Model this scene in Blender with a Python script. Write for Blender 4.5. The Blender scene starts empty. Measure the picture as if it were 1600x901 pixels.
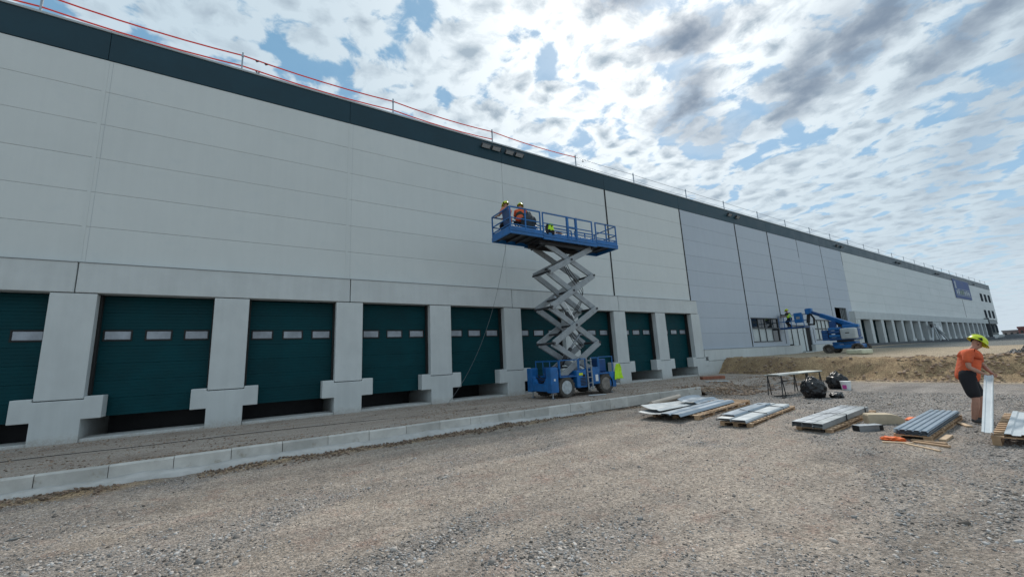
import bpy, bmesh, math, random
import numpy as np
from mathutils import Vector, Matrix

random.seed(7)
rng = np.random.default_rng(11)
S = bpy.context.scene
COL = S.collection
R = math.radians

# ------------------------------------------------------------------ camera
CAM_H = 1.7
YAW, PITCH, ROLL, FPX = R(33.0669), R(10.2476), R(-2.9097), 623.61
fw = Vector((math.sin(YAW)*math.cos(PITCH), math.cos(YAW)*math.cos(PITCH), math.sin(PITCH)))
rt0 = Vector((math.cos(YAW), -math.sin(YAW), 0))
up0 = rt0.cross(fw)
rt = math.cos(ROLL)*rt0 + math.sin(ROLL)*up0
up = -math.sin(ROLL)*rt0 + math.cos(ROLL)*up0
cam_d = bpy.data.cameras.new('camera')
cam = bpy.data.objects.new('camera', cam_d)
COL.objects.link(cam)
cam_d.sensor_fit = 'HORIZONTAL'
cam_d.sensor_width = 36
cam_d.lens = FPX/1600*36
cam_d.clip_start = 0.05
cam_d.clip_end = 6000
cam.matrix_world = Matrix(((rt.x, up.x, -fw.x, 0), (rt.y, up.y, -fw.y, 0), (rt.z, up.z, -fw.z, CAM_H), (0, 0, 0, 1)))
S.camera = cam

# ------------------------------------------------------------------ light
SUN_AZ, SUN_EL = R(54), R(44)          # azimuth from +Y towards +X
world = bpy.data.worlds.new('World')
S.world = world
world.use_nodes = True
world.cycles.sampling_method = 'MANUAL'
world.cycles.sample_map_resolution = 512
sun_d = bpy.data.lights.new('sun', 'SUN')
sun_d.energy = 2.1
sun_d.angle = R(11)
sun_d.color = (1.0, 0.95, 0.88)
sun = bpy.data.objects.new('sun', sun_d)
COL.objects.link(sun)
sdir = Vector((math.sin(SUN_AZ)*math.cos(SUN_EL), math.cos(SUN_AZ)*math.cos(SUN_EL), math.sin(SUN_EL)))
sun.rotation_euler = sdir.to_track_quat('Z', 'Y').to_euler()
S.view_settings.view_transform = 'Standard'
S.view_settings.look = 'None'
S.view_settings.exposure = 0.5
S.view_settings.gamma = 1
S.view_settings.use_curve_mapping = False


class NT:
    """small helper for node trees"""
    def __init__(self, tree):
        self.t = tree
        self.n = tree.nodes
        self.l = tree.links

    def node(self, typ, ins=None, **props):
        nd = self.n.new(typ)
        for k, v in props.items():
            setattr(nd, k, v)
        if ins:
            for k, v in ins.items():
                self.put(nd.inputs[k], v)
        return nd

    def put(self, sock, v):
        if isinstance(v, bpy.types.NodeSocket):
            self.l.new(v, sock)
        else:
            if sock.type == 'RGBA' and len(v) == 3:
                v = (*v, 1)
            sock.default_value = v

    def m(self, op, a, b=0.0, c=0.0, clamp=False):
        nd = self.node('ShaderNodeMath', operation=op, use_clamp=clamp)
        for i, v in enumerate((a, b, c)):
            self.put(nd.inputs[i], v)
        return nd.outputs[0]

    def v(self, op, a, b=(0, 0, 0)):
        nd = self.node('ShaderNodeVectorMath', operation=op)
        self.put(nd.inputs[0], a)
        if op == 'SCALE':
            self.put(nd.inputs[3], b)
        else:
            self.put(nd.inputs[1], b)
        return nd.outputs[0]

    def ss(self, x, a, b, lo=0.0, hi=1.0):
        nd = self.node('ShaderNodeMapRange', interpolation_type='SMOOTHSTEP')
        for i, vv in enumerate((x, a, b, lo, hi)):
            self.put(nd.inputs[i], vv)
        return nd.outputs[0]

    def mix(self, f, a, b, blend='MIX'):
        nd = self.node('ShaderNodeMix', data_type='RGBA', blend_type=blend)
        self.put(nd.inputs[0], f)
        self.put(nd.inputs[6], a)
        self.put(nd.inputs[7], b)
        return nd.outputs[2]

    def noise(self, vec, scale, detail=3, rough=0.5, dist=0.0, out=0):
        nd = self.node('ShaderNodeTexNoise', {'Scale': scale, 'Detail': detail, 'Roughness': rough, 'Distortion': dist})
        if vec is not None:
            self.put(nd.inputs['Vector'], vec)
        return nd.outputs[out]


def build_sky():
    t = NT(world.node_tree)
    t.n.clear()
    out = t.node('ShaderNodeOutputWorld')
    bg = t.node('ShaderNodeBackground')
    sky = t.node('ShaderNodeTexSky', sky_type='NISHITA', sun_disc=False, sun_elevation=SUN_EL, sun_rotation=SUN_AZ,
                 altitude=100, air_density=1.0, dust_density=0.6, ozone_density=1.6)
    g = t.node('ShaderNodeTexCoord').outputs['Generated']
    sep = t.node('ShaderNodeSeparateXYZ', {0: g})
    dz = t.m('MAXIMUM', sep.outputs[2], 0.0)
    den = t.m('ADD', dz, 0.10)
    px = t.m('DIVIDE', sep.outputs[0], den)
    py = t.m('DIVIDE', sep.outputs[1], den)
    p = t.node('ShaderNodeCombineXYZ', {0: px, 1: py, 2: 0.0}).outputs[0]
    wv = t.v('SCALE', t.v('SUBTRACT', t.noise(p, 4.5, 3, 0.5, out=1), (0.5, 0.5, 0.5)), 0.12)
    pw = t.v('ADD', p, wv)
    # cloud cells: density here and a little nearer the sun, the difference gives relief
    big = t.noise(t.v('ADD', p, (3.1, 7.7, 0)), 1.1, 3, 0.5)

    def density(q):
        puffs = t.noise(q, 10.5, 8, 0.60)
        mid = t.noise(t.v('ADD', q, (4.4, 1.2, 0)), 4.8, 5, 0.55)
        vor = t.node('ShaderNodeTexVoronoi', {'Scale': 10.5, 'Randomness': 1.0, 'Smoothness': 0.45}, feature='SMOOTH_F1')
        t.put(vor.inputs['Vector'], q)
        cell = t.m('SUBTRACT', 0.50, vor.outputs['Distance'])
        d_ = t.m('ADD', t.m('MULTIPLY', puffs, 0.60), t.m('MULTIPLY', mid, 0.40))
        d_ = t.m('ADD', d_, t.m('MULTIPLY', cell, 0.42))
        return t.m('ADD', d_, t.m('MULTIPLY', t.m('SUBTRACT', big, 0.5), 0.40))
    sxy = Vector((sdir.x, sdir.y, 0)).normalized()*0.022
    dens = density(pw)
    dens2 = density(t.v('ADD', pw, tuple(sxy)))
    relief = t.m('SUBTRACT', dens, dens2)
    # large dark masses of cloud, as soft warped ellipses on the cloud plane
    wv2 = t.v('SCALE', t.v('SUBTRACT', t.noise(t.v('ADD', p, (9, 2, 0)), 2.6, 7, 0.58, out=1), (0.5, 0.5, 0.5)), 0.45)
    pd = t.v('ADD', p, wv2)
    dark = None
    for (cx_, cy_, rx, ry, ang, a) in DARKS:
        mp = t.node('ShaderNodeMapping', vector_type='TEXTURE')
        t.put(mp.inputs['Vector'], pd)
        mp.inputs['Location'].default_value = (cx_, cy_, 0)
        mp.inputs['Rotation'].default_value = (0, 0, ang)
        mp.inputs['Scale'].default_value = (rx, ry, 1)
        ln = t.node('ShaderNodeVectorMath', {0: mp.outputs[0]}, operation='LENGTH').outputs['Value']
        b = t.ss(ln, 1.5, 0.15, 0.0, a)
        dark = b if dark is None else t.m('MAXIMUM', dark, b)
    gen = t.ss(t.noise(t.v('ADD', p, (1.3, -4.2, 0)), 1.2, 6, 0.6), 0.56, 0.80, 0, 0.55)
    dark = t.m('MAXIMUM', dark, gen)
    alpha = t.ss(dens, 0.35, 0.46)
    alpha = t.m('ADD', t.m('MULTIPLY', alpha, 0.90), t.m('MULTIPLY', big, 0.16), clamp=True)
    thick = t.ss(dens, 0.46, 0.78)
    sd = t.node('ShaderNodeVectorMath', {0: g, 1: tuple(sdir)}, operation='DOT_PRODUCT').outputs['Value']
    glow = t.m('POWER', t.m('MAXIMUM', sd, 0.0), 12.0)
    white = t.mix(glow, (4.2, 5.05, 5.65), (8.7, 9.0, 9.1))
    fine = t.noise(t.v('ADD', pw, (0.05, 0.05, 0)), 13.0, 7, 0.6)
    sh = t.m('MULTIPLY', thick, t.ss(fine, 0.28, 0.62, 0.3, 1.15))
    sh = t.m('SUBTRACT', sh, t.m('MULTIPLY', relief, 4.5), clamp=True)
    cl = t.mix(sh, white, (2.85, 3.5, 4.1))
    cl = t.mix(t.m('MULTIPLY', dark, t.ss(fine, 0.2, 0.7, 0.75, 1.0)), cl, (1.5, 1.95, 2.6))
    al2 = t.m('MAXIMUM', alpha, t.m('MULTIPLY', dark, 0.97))
    skyc = t.mix(0.65, sky.outputs[0], (1.15, 2.85, 4.2))
    c = t.mix(al2, skyc, cl)
    hz = t.m('POWER', t.m('SUBTRACT', 1.0, dz), 6.0)
    c = t.mix(t.m('MULTIPLY', hz, 0.9), c, (4.3, 5.0, 5.6))
    t.put(bg.inputs['Color'], c)
    bg.inputs['Strength'].default_value = 0.1
    t.l.new(bg.outputs[0], out.inputs[0])


def _pl(px_, py_):
    """cloud plane coordinates seen at a direction given as azimuth from +Y and elevation, degrees"""
    e, a = R(py_), R(px_)
    k = math.cos(e)/(math.sin(e)+0.10)
    return k*math.sin(a), k*math.cos(a)


# azimuth, elevation of the centre, radius x, radius y, turn, amount
DARKS = [(*_pl(61.5, 37), 0.085, 0.15, 0.55, 1.0), (*_pl(61, 31), 0.15, 0.10, 0.9, 1.0), (*_pl(63, 27.5), 0.22, 0.10, 0.2, 0.6), (*_pl(73, 29), 0.26, 0.10, 0.75, 0.95),
         (*_pl(80, 31), 0.28, 0.08, 0.75, 0.95), (*_pl(87, 28), 0.36, 0.09, 0.6, 0.9), (*_pl(51, 44.5), 0.11, 0.07, 0.0, 0.95), (*_pl(92, 24), 0.40, 0.10, 0.3, 0.7),
         (*_pl(84, 17), 0.8, 0.13, 0.4, 0.40), (*_pl(88, 11), 1.2, 0.2, 0.3, 0.35)]
build_sky()

# ------------------------------------------------------------------ materials
MATS = {}


def mat(name, col, rough=0.6, metal=0.0, var=0.0, vscale=3.0, bump=0.0, bscale=60.0, spec=0.5, stain=None, streak=False, rnd=0.0, trans=0.0):
    if name in MATS:
        return MATS[name]
    m = bpy.data.materials.new(name)
    m.use_nodes = True
    t = NT(m.node_tree)
    b = t.n['Principled BSDF']
    b.inputs['Roughness'].default_value = rough
    b.inputs['Metallic'].default_value = metal
    b.inputs['Specular IOR Level'].default_value = spec
    if trans:
        b.inputs['Transmission Weight'].default_value = trans
    geo = t.node('ShaderNodeNewGeometry')
    pos = geo.outputs['Position']
    c = None
    if var or stain or rnd:
        n = t.noise(pos, vscale, 6, 0.6)
        f = t.ss(n, 0.3, 0.7, 1-var, 1+var)
        if streak:
            sp = t.v('MULTIPLY', pos, (3.0, 3.0, 0.18))
            f = t.m('MULTIPLY', f, t.ss(t.noise(sp, 1.4, 5, 0.6), 0.3, 0.7, 1-var*0.8, 1+var*0.5))
        if rnd:
            oi = t.node('ShaderNodeObjectInfo')
            f = t.m('MULTIPLY', f, t.m('ADD', 1-rnd, t.m('MULTIPLY', oi.outputs['Random'], 2*rnd)))
        c = t.v('SCALE', tuple(col), f)
        if stain:
            scol, amt, ssc = stain
            k = t.ss(t.noise(t.v('ADD', pos, (5, 3, 1)), ssc, 7, 0.65), 0.55, 0.72, 0, amt)
            c = t.mix(k, c, scol)
        if name == 'concrete':
            zz = t.node('ShaderNodeSeparateXYZ', {0: pos}).outputs[2]
            k = t.m('MULTIPLY', t.ss(t.m('ADD', zz, t.m('MULTIPLY', t.noise(pos, 6.0, 6, 0.7), 0.5)), 0.68, 0.25, 0, 0.75), t.ss(t.noise(pos, 26.0, 4, 0.7), 0.35, 0.6, 0.35, 1.0))
            c = t.mix(k, c, (0.33, 0.28, 0.23))
        t.put(b.inputs['Base Color'], c)
        t.put(b.inputs['Roughness'], t.ss(n, 0.2, 0.8, max(0.03, rough-0.08), min(1, rough+0.08)))
    else:
        b.inputs['Base Color'].default_value = (*col, 1)
    if bump:
        bn = t.node('ShaderNodeBump', {'Strength': 0.6, 'Distance': bump, 'Height': t.noise(pos, bscale, 6, 0.65)})
        t.l.new(bn.outputs[0], b.inputs['Normal'])
    MATS[name] = m
    return m


PANEL = mat('panel light grey', (0.60, 0.63, 0.615), 0.42, 0.0, 0.02, 0.6, 0.003, 1.3, spec=0.45, stain=((0.54, 0.585, 0.585), 0.4, 1.5), streak=True, rnd=0.018)
PANELB = mat('panel blue grey', (0.43, 0.48, 0.54), 0.42, 0.0, 0.03, 0.6, 0.0012, 9, spec=0.4, stain=((0.40, 0.45, 0.505), 0.3, 1.5), streak=True, rnd=0.02)
FASC = mat('fascia petrol', (0.010, 0.042, 0.060), 0.40, 0.0, 0.10, 0.8, spec=0.28, rnd=0.06)
TRIM = mat('trim grey', (0.42, 0.45, 0.46), 0.4, 0.2, 0.05, 2)
CONC = mat('concrete', (0.575, 0.605, 0.60), 0.85, 0, 0.05, 1.1, 0.004, 70, stain=((0.51, 0.535, 0.53), 0.35, 2.2), streak=True, rnd=0.03)
CONCD = mat('concrete weathered', (0.52, 0.505, 0.47), 0.9, 0, 0.14, 2.5, 0.006, 60, stain=((0.33, 0.29, 0.23), 0.85, 4.5), rnd=0.12)
CONCP = mat('concrete pale', (0.46, 0.45, 0.43), 0.9, 0, 0.12, 3.5, 0.015, 25, stain=((0.36, 0.33, 0.28), 0.6, 4))
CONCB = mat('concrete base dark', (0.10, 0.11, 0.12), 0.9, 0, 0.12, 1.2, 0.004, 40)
DOOR = mat('door green', (0.0025, 0.046, 0.056), 0.5, 0, 0.12, 1.2, spec=0.12, rnd=0.06)
PANE = mat('door pane', (0.29, 0.32, 0.36), 0.15, 0, 0.25, 2, rnd=0.15)
VOID = mat('dark void', (0.012, 0.013, 0.014), 0.9)
RUBBER = mat('black rubber', (0.018, 0.018, 0.018), 0.8)
SEAM = mat('open joint foam', (0.012, 0.012, 0.014), 0.8)
FRAME = mat('window frame', (0.05, 0.055, 0.06), 0.4)
GLASSD = mat('dark glass', (0.015, 0.02, 0.024), 0.08, 0)
GLASSL = mat('pale glass', (0.47, 0.52, 0.52), 0.3, 0, 0.12, 0.8)  # pale colour stands in for reflections and bright interior seen in window panes
BLUE = mat('blue paint', (0.010, 0.125, 0.36), 0.38, 0, 0.18, 3, rnd=0.0, stain=((0.04, 0.10, 0.17), 0.45, 6))
BLUED = mat('blue paint dark', (0.008, 0.062, 0.20), 0.45, 0, 0.2, 3)
SCIS = mat('scissor grey paint', (0.29, 0.315, 0.33), 0.5, 0.1, 0.14, 4, stain=((0.10, 0.09, 0.08), 0.5, 7))
STEELD = mat('dark steel', (0.045, 0.046, 0.05), 0.5, 0.3, 0.2, 4)
GALV = mat('galvanised', (0.33, 0.36, 0.39), 0.38, 0.65, 0.14, 6, rnd=0.08)
SHEET = mat('sheet blue grey', (0.23, 0.29, 0.35), 0.33, 0.25, 0.08, 3, rnd=0.05)
SHEETG = mat('sheet dull zinc', (0.29, 0.32, 0.335), 0.42, 0.35, 0.10, 4, rnd=0.06)
SHEETW = mat('sheet white', (0.50, 0.54, 0.56), 0.35, 0.05, 0.06, 4)
TYRE = mat('tyre dusty', (0.075, 0.068, 0.060), 0.9, 0, 0.3, 8, 0.004, 50)
RIM = mat('rim pale', (0.42, 0.46, 0.48), 0.5, 0.2, 0.2, 8)
RIMD = mat('rim dusty', (0.22, 0.20, 0.18), 0.7, 0.1, 0.25, 8)
WOOD = mat('pallet wood', (0.43, 0.28, 0.165), 0.8, 0, 0.22, 5, 0.003, 40, rnd=0.18)
WOODP = mat('plank pale', (0.56, 0.40, 0.26), 0.8, 0, 0.18, 6, 0.003, 40, rnd=0.12)
BAG = mat('bin bag', (0.010, 0.010, 0.012), 0.32, 0, 0, 1, 0.02, 11)
ORANGE = mat('orange net', (0.85, 0.16, 0.025), 0.7, 0, 0.2, 12)
SKIN = mat('skin', (0.42, 0.22, 0.155), 0.6, 0, 0.08, 10)
TEE = mat('orange shirt', (0.66, 0.115, 0.04), 0.85, 0, 0.18, 6, 0.05, 9)
TEEP = mat('salmon shirt', (0.62, 0.22, 0.13), 0.85, 0, 0.1, 8, 0.01, 9)
BLK = mat('black fabric', (0.014, 0.014, 0.018), 0.9, 0, 0.2, 8, 0.01, 9)
HIVIS = mat('hi vis yellow', (0.50, 0.80, 0.03), 0.8, 0, 0.1, 8, 0.012, 10)
HELM = mat('helmet yellow', (0.62, 0.72, 0.02), 0.35)
SHOE = mat('shoe grey', (0.06, 0.062, 0.065), 0.8)
FOAM = mat('beige foam', (0.52, 0.43, 0.31), 0.95, 0, 0.1, 6, 0.004, 60)
BALE = mat('wrapped bale', (0.62, 0.62, 0.46), 0.5, 0, 0.12, 4)
CARD = mat('cardboard tube', (0.58, 0.50, 0.42), 0.8, 0, 0.1, 4)
RED = mat('red safety tape', (0.78, 0.05, 0.04), 0.6)
WHITE = mat('white plastic', (0.72, 0.74, 0.75), 0.5)
MAGENTA = mat('pink print', (0.55, 0.06, 0.30), 0.5)
LENS = mat('lamp lens', (0.36, 0.39, 0.41), 0.25)
BANNER = mat('banner blue', (0.055, 0.10, 0.26), 0.6, 0, 0.15, 0.3)
BANW = mat('banner print', (0.42, 0.46, 0.50), 0.6)
BANG = mat('banner print olive', (0.22, 0.28, 0.22), 0.6)
BRICK = mat('brick rust', (0.30, 0.12, 0.075), 0.9, 0, 0.2, 8)
FARB = mat('far house pale', (0.40, 0.34, 0.31), 0.9)
FARR = mat('far house red', (0.24, 0.10, 0.09), 0.9)
ROOFM = mat('roof membrane', (0.35, 0.36, 0.37), 0.8)
FARP = mat('far pane dark', (0.03, 0.04, 0.05), 0.9, spec=0.05)
INNER = mat('inner grey', (0.20, 0.21, 0.22), 0.8)
RUBBLE = mat('rubble', (0.23, 0.22, 0.215), 0.95, 0, 0.45, 5.0, 0.02, 14, rnd=0.35)
GREENV = mat('green steel dull', (0.014, 0.036, 0.042), 0.95, spec=0.05)


# ------------------------------------------------------------------ mesh helpers
class MB:
    def __init__(self):
        self.v = []
        self.f = []

    def add(self, vs, fs):
        o = len(self.v)
        self.v += [tuple(x) for x in vs]
        self.f += [tuple(i+o for i in f) for f in fs]
        return self

    def box(self, a, b, M=None):
        (x0, y0, z0), (x1, y1, z1) = a, b
        vs = [Vector(p) for p in ((x0, y0, z0), (x1, y0, z0), (x1, y1, z0), (x0, y1, z0), (x0, y0, z1), (x1, y0, z1), (x1, y1, z1), (x0, y1, z1))]
        if M is not None:
            vs = [M @ p for p in vs]
        return self.add(vs, [(0, 3, 2, 1), (4, 5, 6, 7), (0, 1, 5, 4), (1, 2, 6, 5), (2, 3, 7, 6), (3, 0, 4, 7)])

    def bar(self, p, q, w, h=None, upv=(0, 0, 1)):
        """rectangular bar from p to q, w across, h along upv"""
        h = w if h is None else h
        p, q = Vector(p), Vector(q)
        d = q-p
        L = d.length
        d.normalize()
        u = Vector(upv)
        if abs(d.dot(u)) > 0.98:
            u = Vector((1, 0, 0))
        s = d.cross(u).normalized()
        u = s.cross(d).normalized()
        M = Matrix((( d.x, s.x, u.x, p.x), (d.y, s.y, u.y, p.y), (d.z, s.z, u.z, p.z), (0, 0, 0, 1)))
        return self.box((0, -w/2, -h/2), (L, w/2, h/2), M)

    def tube(self, pts, r, n=8, caps=True):
        pts = [Vector(p) for p in pts]
        rs = r if isinstance(r, (list, tuple)) else [r]*len(pts)
        o = len(self.v)
        prev = None
        for i, p in enumerate(pts):
            d = (pts[min(i+1, len(pts)-1)]-pts[max(i-1, 0)]).normalized()
            if prev is None:
                u = Vector((0, 0, 1)) if abs(d.z) < 0.9 else Vector((1, 0, 0))
                s = d.cross(u).normalized()
            else:
                s = (prev-d*prev.dot(d)).normalized()
            prev = s
            u = d.cross(s)
            for k in range(n):
                a = 2*math.pi*k/n
                self.v.append(tuple(p+(s*math.cos(a)+u*math.sin(a))*rs[i]))
        for i in range(len(pts)-1):
            for k in range(n):
                a, b = o+i*n+k, o+i*n+(k+1) % n
                self.f.append((a, b, b+n, a+n))
        if caps:
            self.f.append(tuple(o+k for k in reversed(range(n))))
            e = o+(len(pts)-1)*n
            self.f.append(tuple(e+k for k in range(n)))
        return self

    def prism(self, prof, p, q, upv=(0, 0, 1)):
        """closed 2D profile (s,u) swept straight from p to q"""
        p, q = Vector(p), Vector(q)
        d = (q-p).normalized()
        u = Vector(upv)
        s = d.cross(u).normalized()
        u = s.cross(d).normalized()
        n = len(prof)
        vs = [p+s*a+u*b for a, b in prof]+[q+s*a+u*b for a, b in prof]
        fs = [(k, (k+1) % n, (k+1) % n+n, k+n) for k in range(n)]+[tuple(reversed(range(n))), tuple(range(n, 2*n))]
        return self.add(vs, fs)

    def strip(self, prof, th, p, q, upv=(0, 0, 1)):
        """open profile with a thickness, swept from p to q"""
        pr = list(prof)+[(a, b-th) for a, b in reversed(prof)]
        p, q = Vector(p), Vector(q)
        d = (q-p).normalized()
        u = Vector(upv)
        s = d.cross(u).normalized()
        u = s.cross(d).normalized()
        n = len(pr)
        k2 = len(prof)
        vs = [p+s*a+u*b for a, b in pr]+[q+s*a+u*b for a, b in pr]
        fs = [(k, (k+1) % n, (k+1) % n+n, k+n) for k in range(n)]
        for k in range(k2-1):
            fs += [(k+1, k, n-1-k, n-2-k), (n+k, n+k+1, 2*n-2-k, 2*n-1-k)]
        return self.add(vs, fs)

    def mesh(self, name, m, smooth=False, bevel=0.0, seg=1):
        me = bpy.data.meshes.new(name)
        me.from_pydata(self.v, [], self.f)
        if bevel:
            bm = bmesh.new()
            bm.from_mesh(me)
            bmesh.ops.recalc_face_normals(bm, faces=bm.faces)
            bmesh.ops.bevel(bm, geom=list(bm.edges), offset=bevel, segments=seg, affect='EDGES', profile=0.6, clamp_overlap=True)
            bm.to_mesh(me)
            bm.free()
        me.materials.append(m)
        if smooth:
            me.shade_smooth()
        return me

    def build(self, name, m, parent=None, smooth=False, bevel=0.0, seg=1, kind=None):
        return link(name, self.mesh(name, m, smooth, bevel, seg), parent, kind=kind)


def link(name, me, parent=None, loc=None, kind=None, rotz=None):
    o = bpy.data.objects.new(name, me)
    COL.objects.link(o)
    if parent is not None:
        o.parent = parent
    if loc is not None:
        o.location = loc
    if rotz is not None:
        o.rotation_euler = (0, 0, rotz)
    if kind:
        o['kind'] = kind
    return o


def thing(name, label, cat, loc=(0, 0, 0), rotz=0.0, group=None):
    o = bpy.data.objects.new(name, None)
    COL.objects.link(o)
    o.location = loc
    o.rotation_euler = (0, 0, rotz)
    o.empty_display_size = 0.2
    return tag(o, label, cat, group)


def tag(o, label, cat, group=None):
    o['label'] = label
    o['category'] = cat
    if group:
        o['group'] = group
    return o


def vnoise(x, y, seed=0):
    """2D value noise, arrays"""
    x = np.asarray(x, float)
    y = np.asarray(y, float)
    xi = np.floor(x).astype(np.int64)
    yi = np.floor(y).astype(np.int64)
    fx = x-xi
    fy = y-yi
    fx = fx*fx*(3-2*fx)
    fy = fy*fy*(3-2*fy)

    def h(a, b):
        n = (a*374761393+b*668265263+seed*1274126177) & 0x7fffffff
        n = ((n ^ (n >> 13))*1274126177) & 0x7fffffff
        return ((n ^ (n >> 16)) & 0xffff)/65535.0
    return (h(xi, yi)*(1-fx)+h(xi+1, yi)*fx)*(1-fy)+(h(xi, yi+1)*(1-fx)+h(xi+1, yi+1)*fx)*fy


def fbm(x, y, o=4, seed=0, g=0.5):
    s = 0
    a = 1.0
    t = 0
    for i in range(o):
        s = s+a*vnoise(np.asarray(x)*2**i+i*17.3, np.asarray(y)*2**i-i*9.1, seed+i)
        t += a
        a *= g
    return s/t


def sm(x):
    x = np.clip(x, 0, 1)
    return x*x*(3-2*x)


# ------------------------------------------------------------------ ground
KY = 10.0           # front face of the kerb
KEND = 15.3


def apron_z(X, Y):
    X = np.asarray(X, float)
    Y = np.asarray(Y, float)
    z = 0.235+(0.12-0.235)*np.clip((Y-KY-0.1)/(16.0-KY), 0, 1.2)+0.022*(fbm(X*1.3, Y*1.3, 4, 5)-0.5)
    past = sm((X-KEND+0.1)/0.9)
    edge = sm((Y-9.2-1.3*fbm(X*0.5, Y*0.2, 2, 8))/1.6)
    return z*(1-past)+past*(edge*(z+0.10)-0.10)


def bank_foot(Y):
    return 24.2+2.4*sm((Y-11.0)/4.5)+0.5*(fbm(Y*0.4, Y*0.0, 3, 31)-0.5)


def ground_z(X, Y):
    X = np.asarray(X, float)
    Y = np.asarray(Y, float)
    g = 0.07*(fbm(X*0.35, Y*0.35, 4, 1)-0.5)+0.03*(fbm(X*2.5, Y*2.5, 3, 2)-0.5)
    g = g-0.02+0.055*(fbm((X*0.97+Y*0.25)*0.10, (-X*0.25+Y*0.97)*1.25, 4, 14)-0.5)
    t = np.clip((X-bank_foot(Y))/1.5, 0, 1)
    t = 0.5*t+0.5*sm(t)
    hgt = 0.90+0.20*sm((Y-5)/9)+0.24*sm((X-36)/22)
    rough = (fbm(X*1.6, Y*1.6, 4, 40, 0.6)-0.5)
    lip = np.exp(-((X-bank_foot(Y)-1.75)/0.5)**2)
    z = g*(1-t)+t*hgt+0.46*rough*np.clip(4*t*(1-t), 0, 1)+0.12*(fbm(X*5, Y*5, 3, 44)-0.5)*np.clip(4*t*(1-t), 0, 1)+lip*(0.03+0.30*np.maximum(rough, -0.05))+t*0.05*(fbm(X*0.5, Y*0.5, 3, 50)-0.5)
    z = z+0.06*np.exp(-((Y-9.55)/0.16)**2)*np.maximum(0, fbm(X*1.4, Y*2, 4, 94)-0.42)*3*(X < 12)
    # under the apron
    z = z-0.09*np.exp(-((Y-9.9)/0.55)**2)*sm((X-5)/5)*(1-sm((X-KEND-0.5)/1.0))
    az = apron_z(X, Y)
    under = (Y > KY+0.03) & (Y < 16.2) & (X < KEND-0.2)
    z = np.where(under, np.minimum(z, az-0.10), z)
    inner = (Y > 10.4) & (Y < 16.2) & (X >= KEND-0.2) & (X < 27)
    z = np.where(inner & (t < 0.02) & (az > 0.02), np.minimum(z, az-0.03), z)
    return z


def axis(spans):
    out = []
    for a, b, s in spans:
        n = max(1, int(round((b-a)/s)))
        out += list(np.linspace(a, b, n, endpoint=False))
    out.append(spans[-1][1])
    return np.array(out)


def gravel_mask(X, Y):
    """1 = loose grey stone, 0 = packed tan fines; drawn out along the wheel tracks"""
    u = X*0.96+Y*0.28
    w = -X*0.28+Y*0.96
    u = u+1.2*fbm(X*0.5, Y*0.5, 3, 66)
    w = w+0.9*fbm(X*0.45+9, Y*0.45, 3, 67)
    a = fbm(u*0.28+3, w*0.62+1, 6, 61, 0.62)
    b = sm((X*0.9-Y*0.55-2.0)/7.0)
    c = sm((a+0.26*b-0.48)/0.24)
    return np.clip(c*(1-0.0*b), 0, 1)


def color_attr(me, name, arr):
    at = me.color_attributes.new(name, 'FLOAT_COLOR', 'POINT')
    full = np.ones((len(arr), 4), np.float32)
    full[:, :3] = arr
    at.data.foreach_set('color', full.ravel())


def grid_mesh(name, xs, ys, zf):
    X, Y = np.meshgrid(xs, ys)
    Z = zf(X, Y)
    nx, ny = len(xs), len(ys)
    co = np.stack([X, Y, Z], -1).reshape(-1, 3)
    i = np.arange(nx*ny).reshape(ny, nx)
    q = np.stack([i[:-1, :-1], i[:-1, 1:], i[1:, 1:], i[1:, :-1]], -1).reshape(-1, 4)
    me = bpy.data.meshes.new(name)
    me.vertices.add(len(co))
    me.vertices.foreach_set('co', co.ravel())
    me.loops.add(q.size)
    me.loops.foreach_set('vertex_index', q.ravel())
    me.polygons.add(len(q))
    me.polygons.foreach_set('loop_start', np.arange(len(q))*4)
    me.update(calc_edges=True)
    me.shade_smooth()
    return me, co


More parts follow.
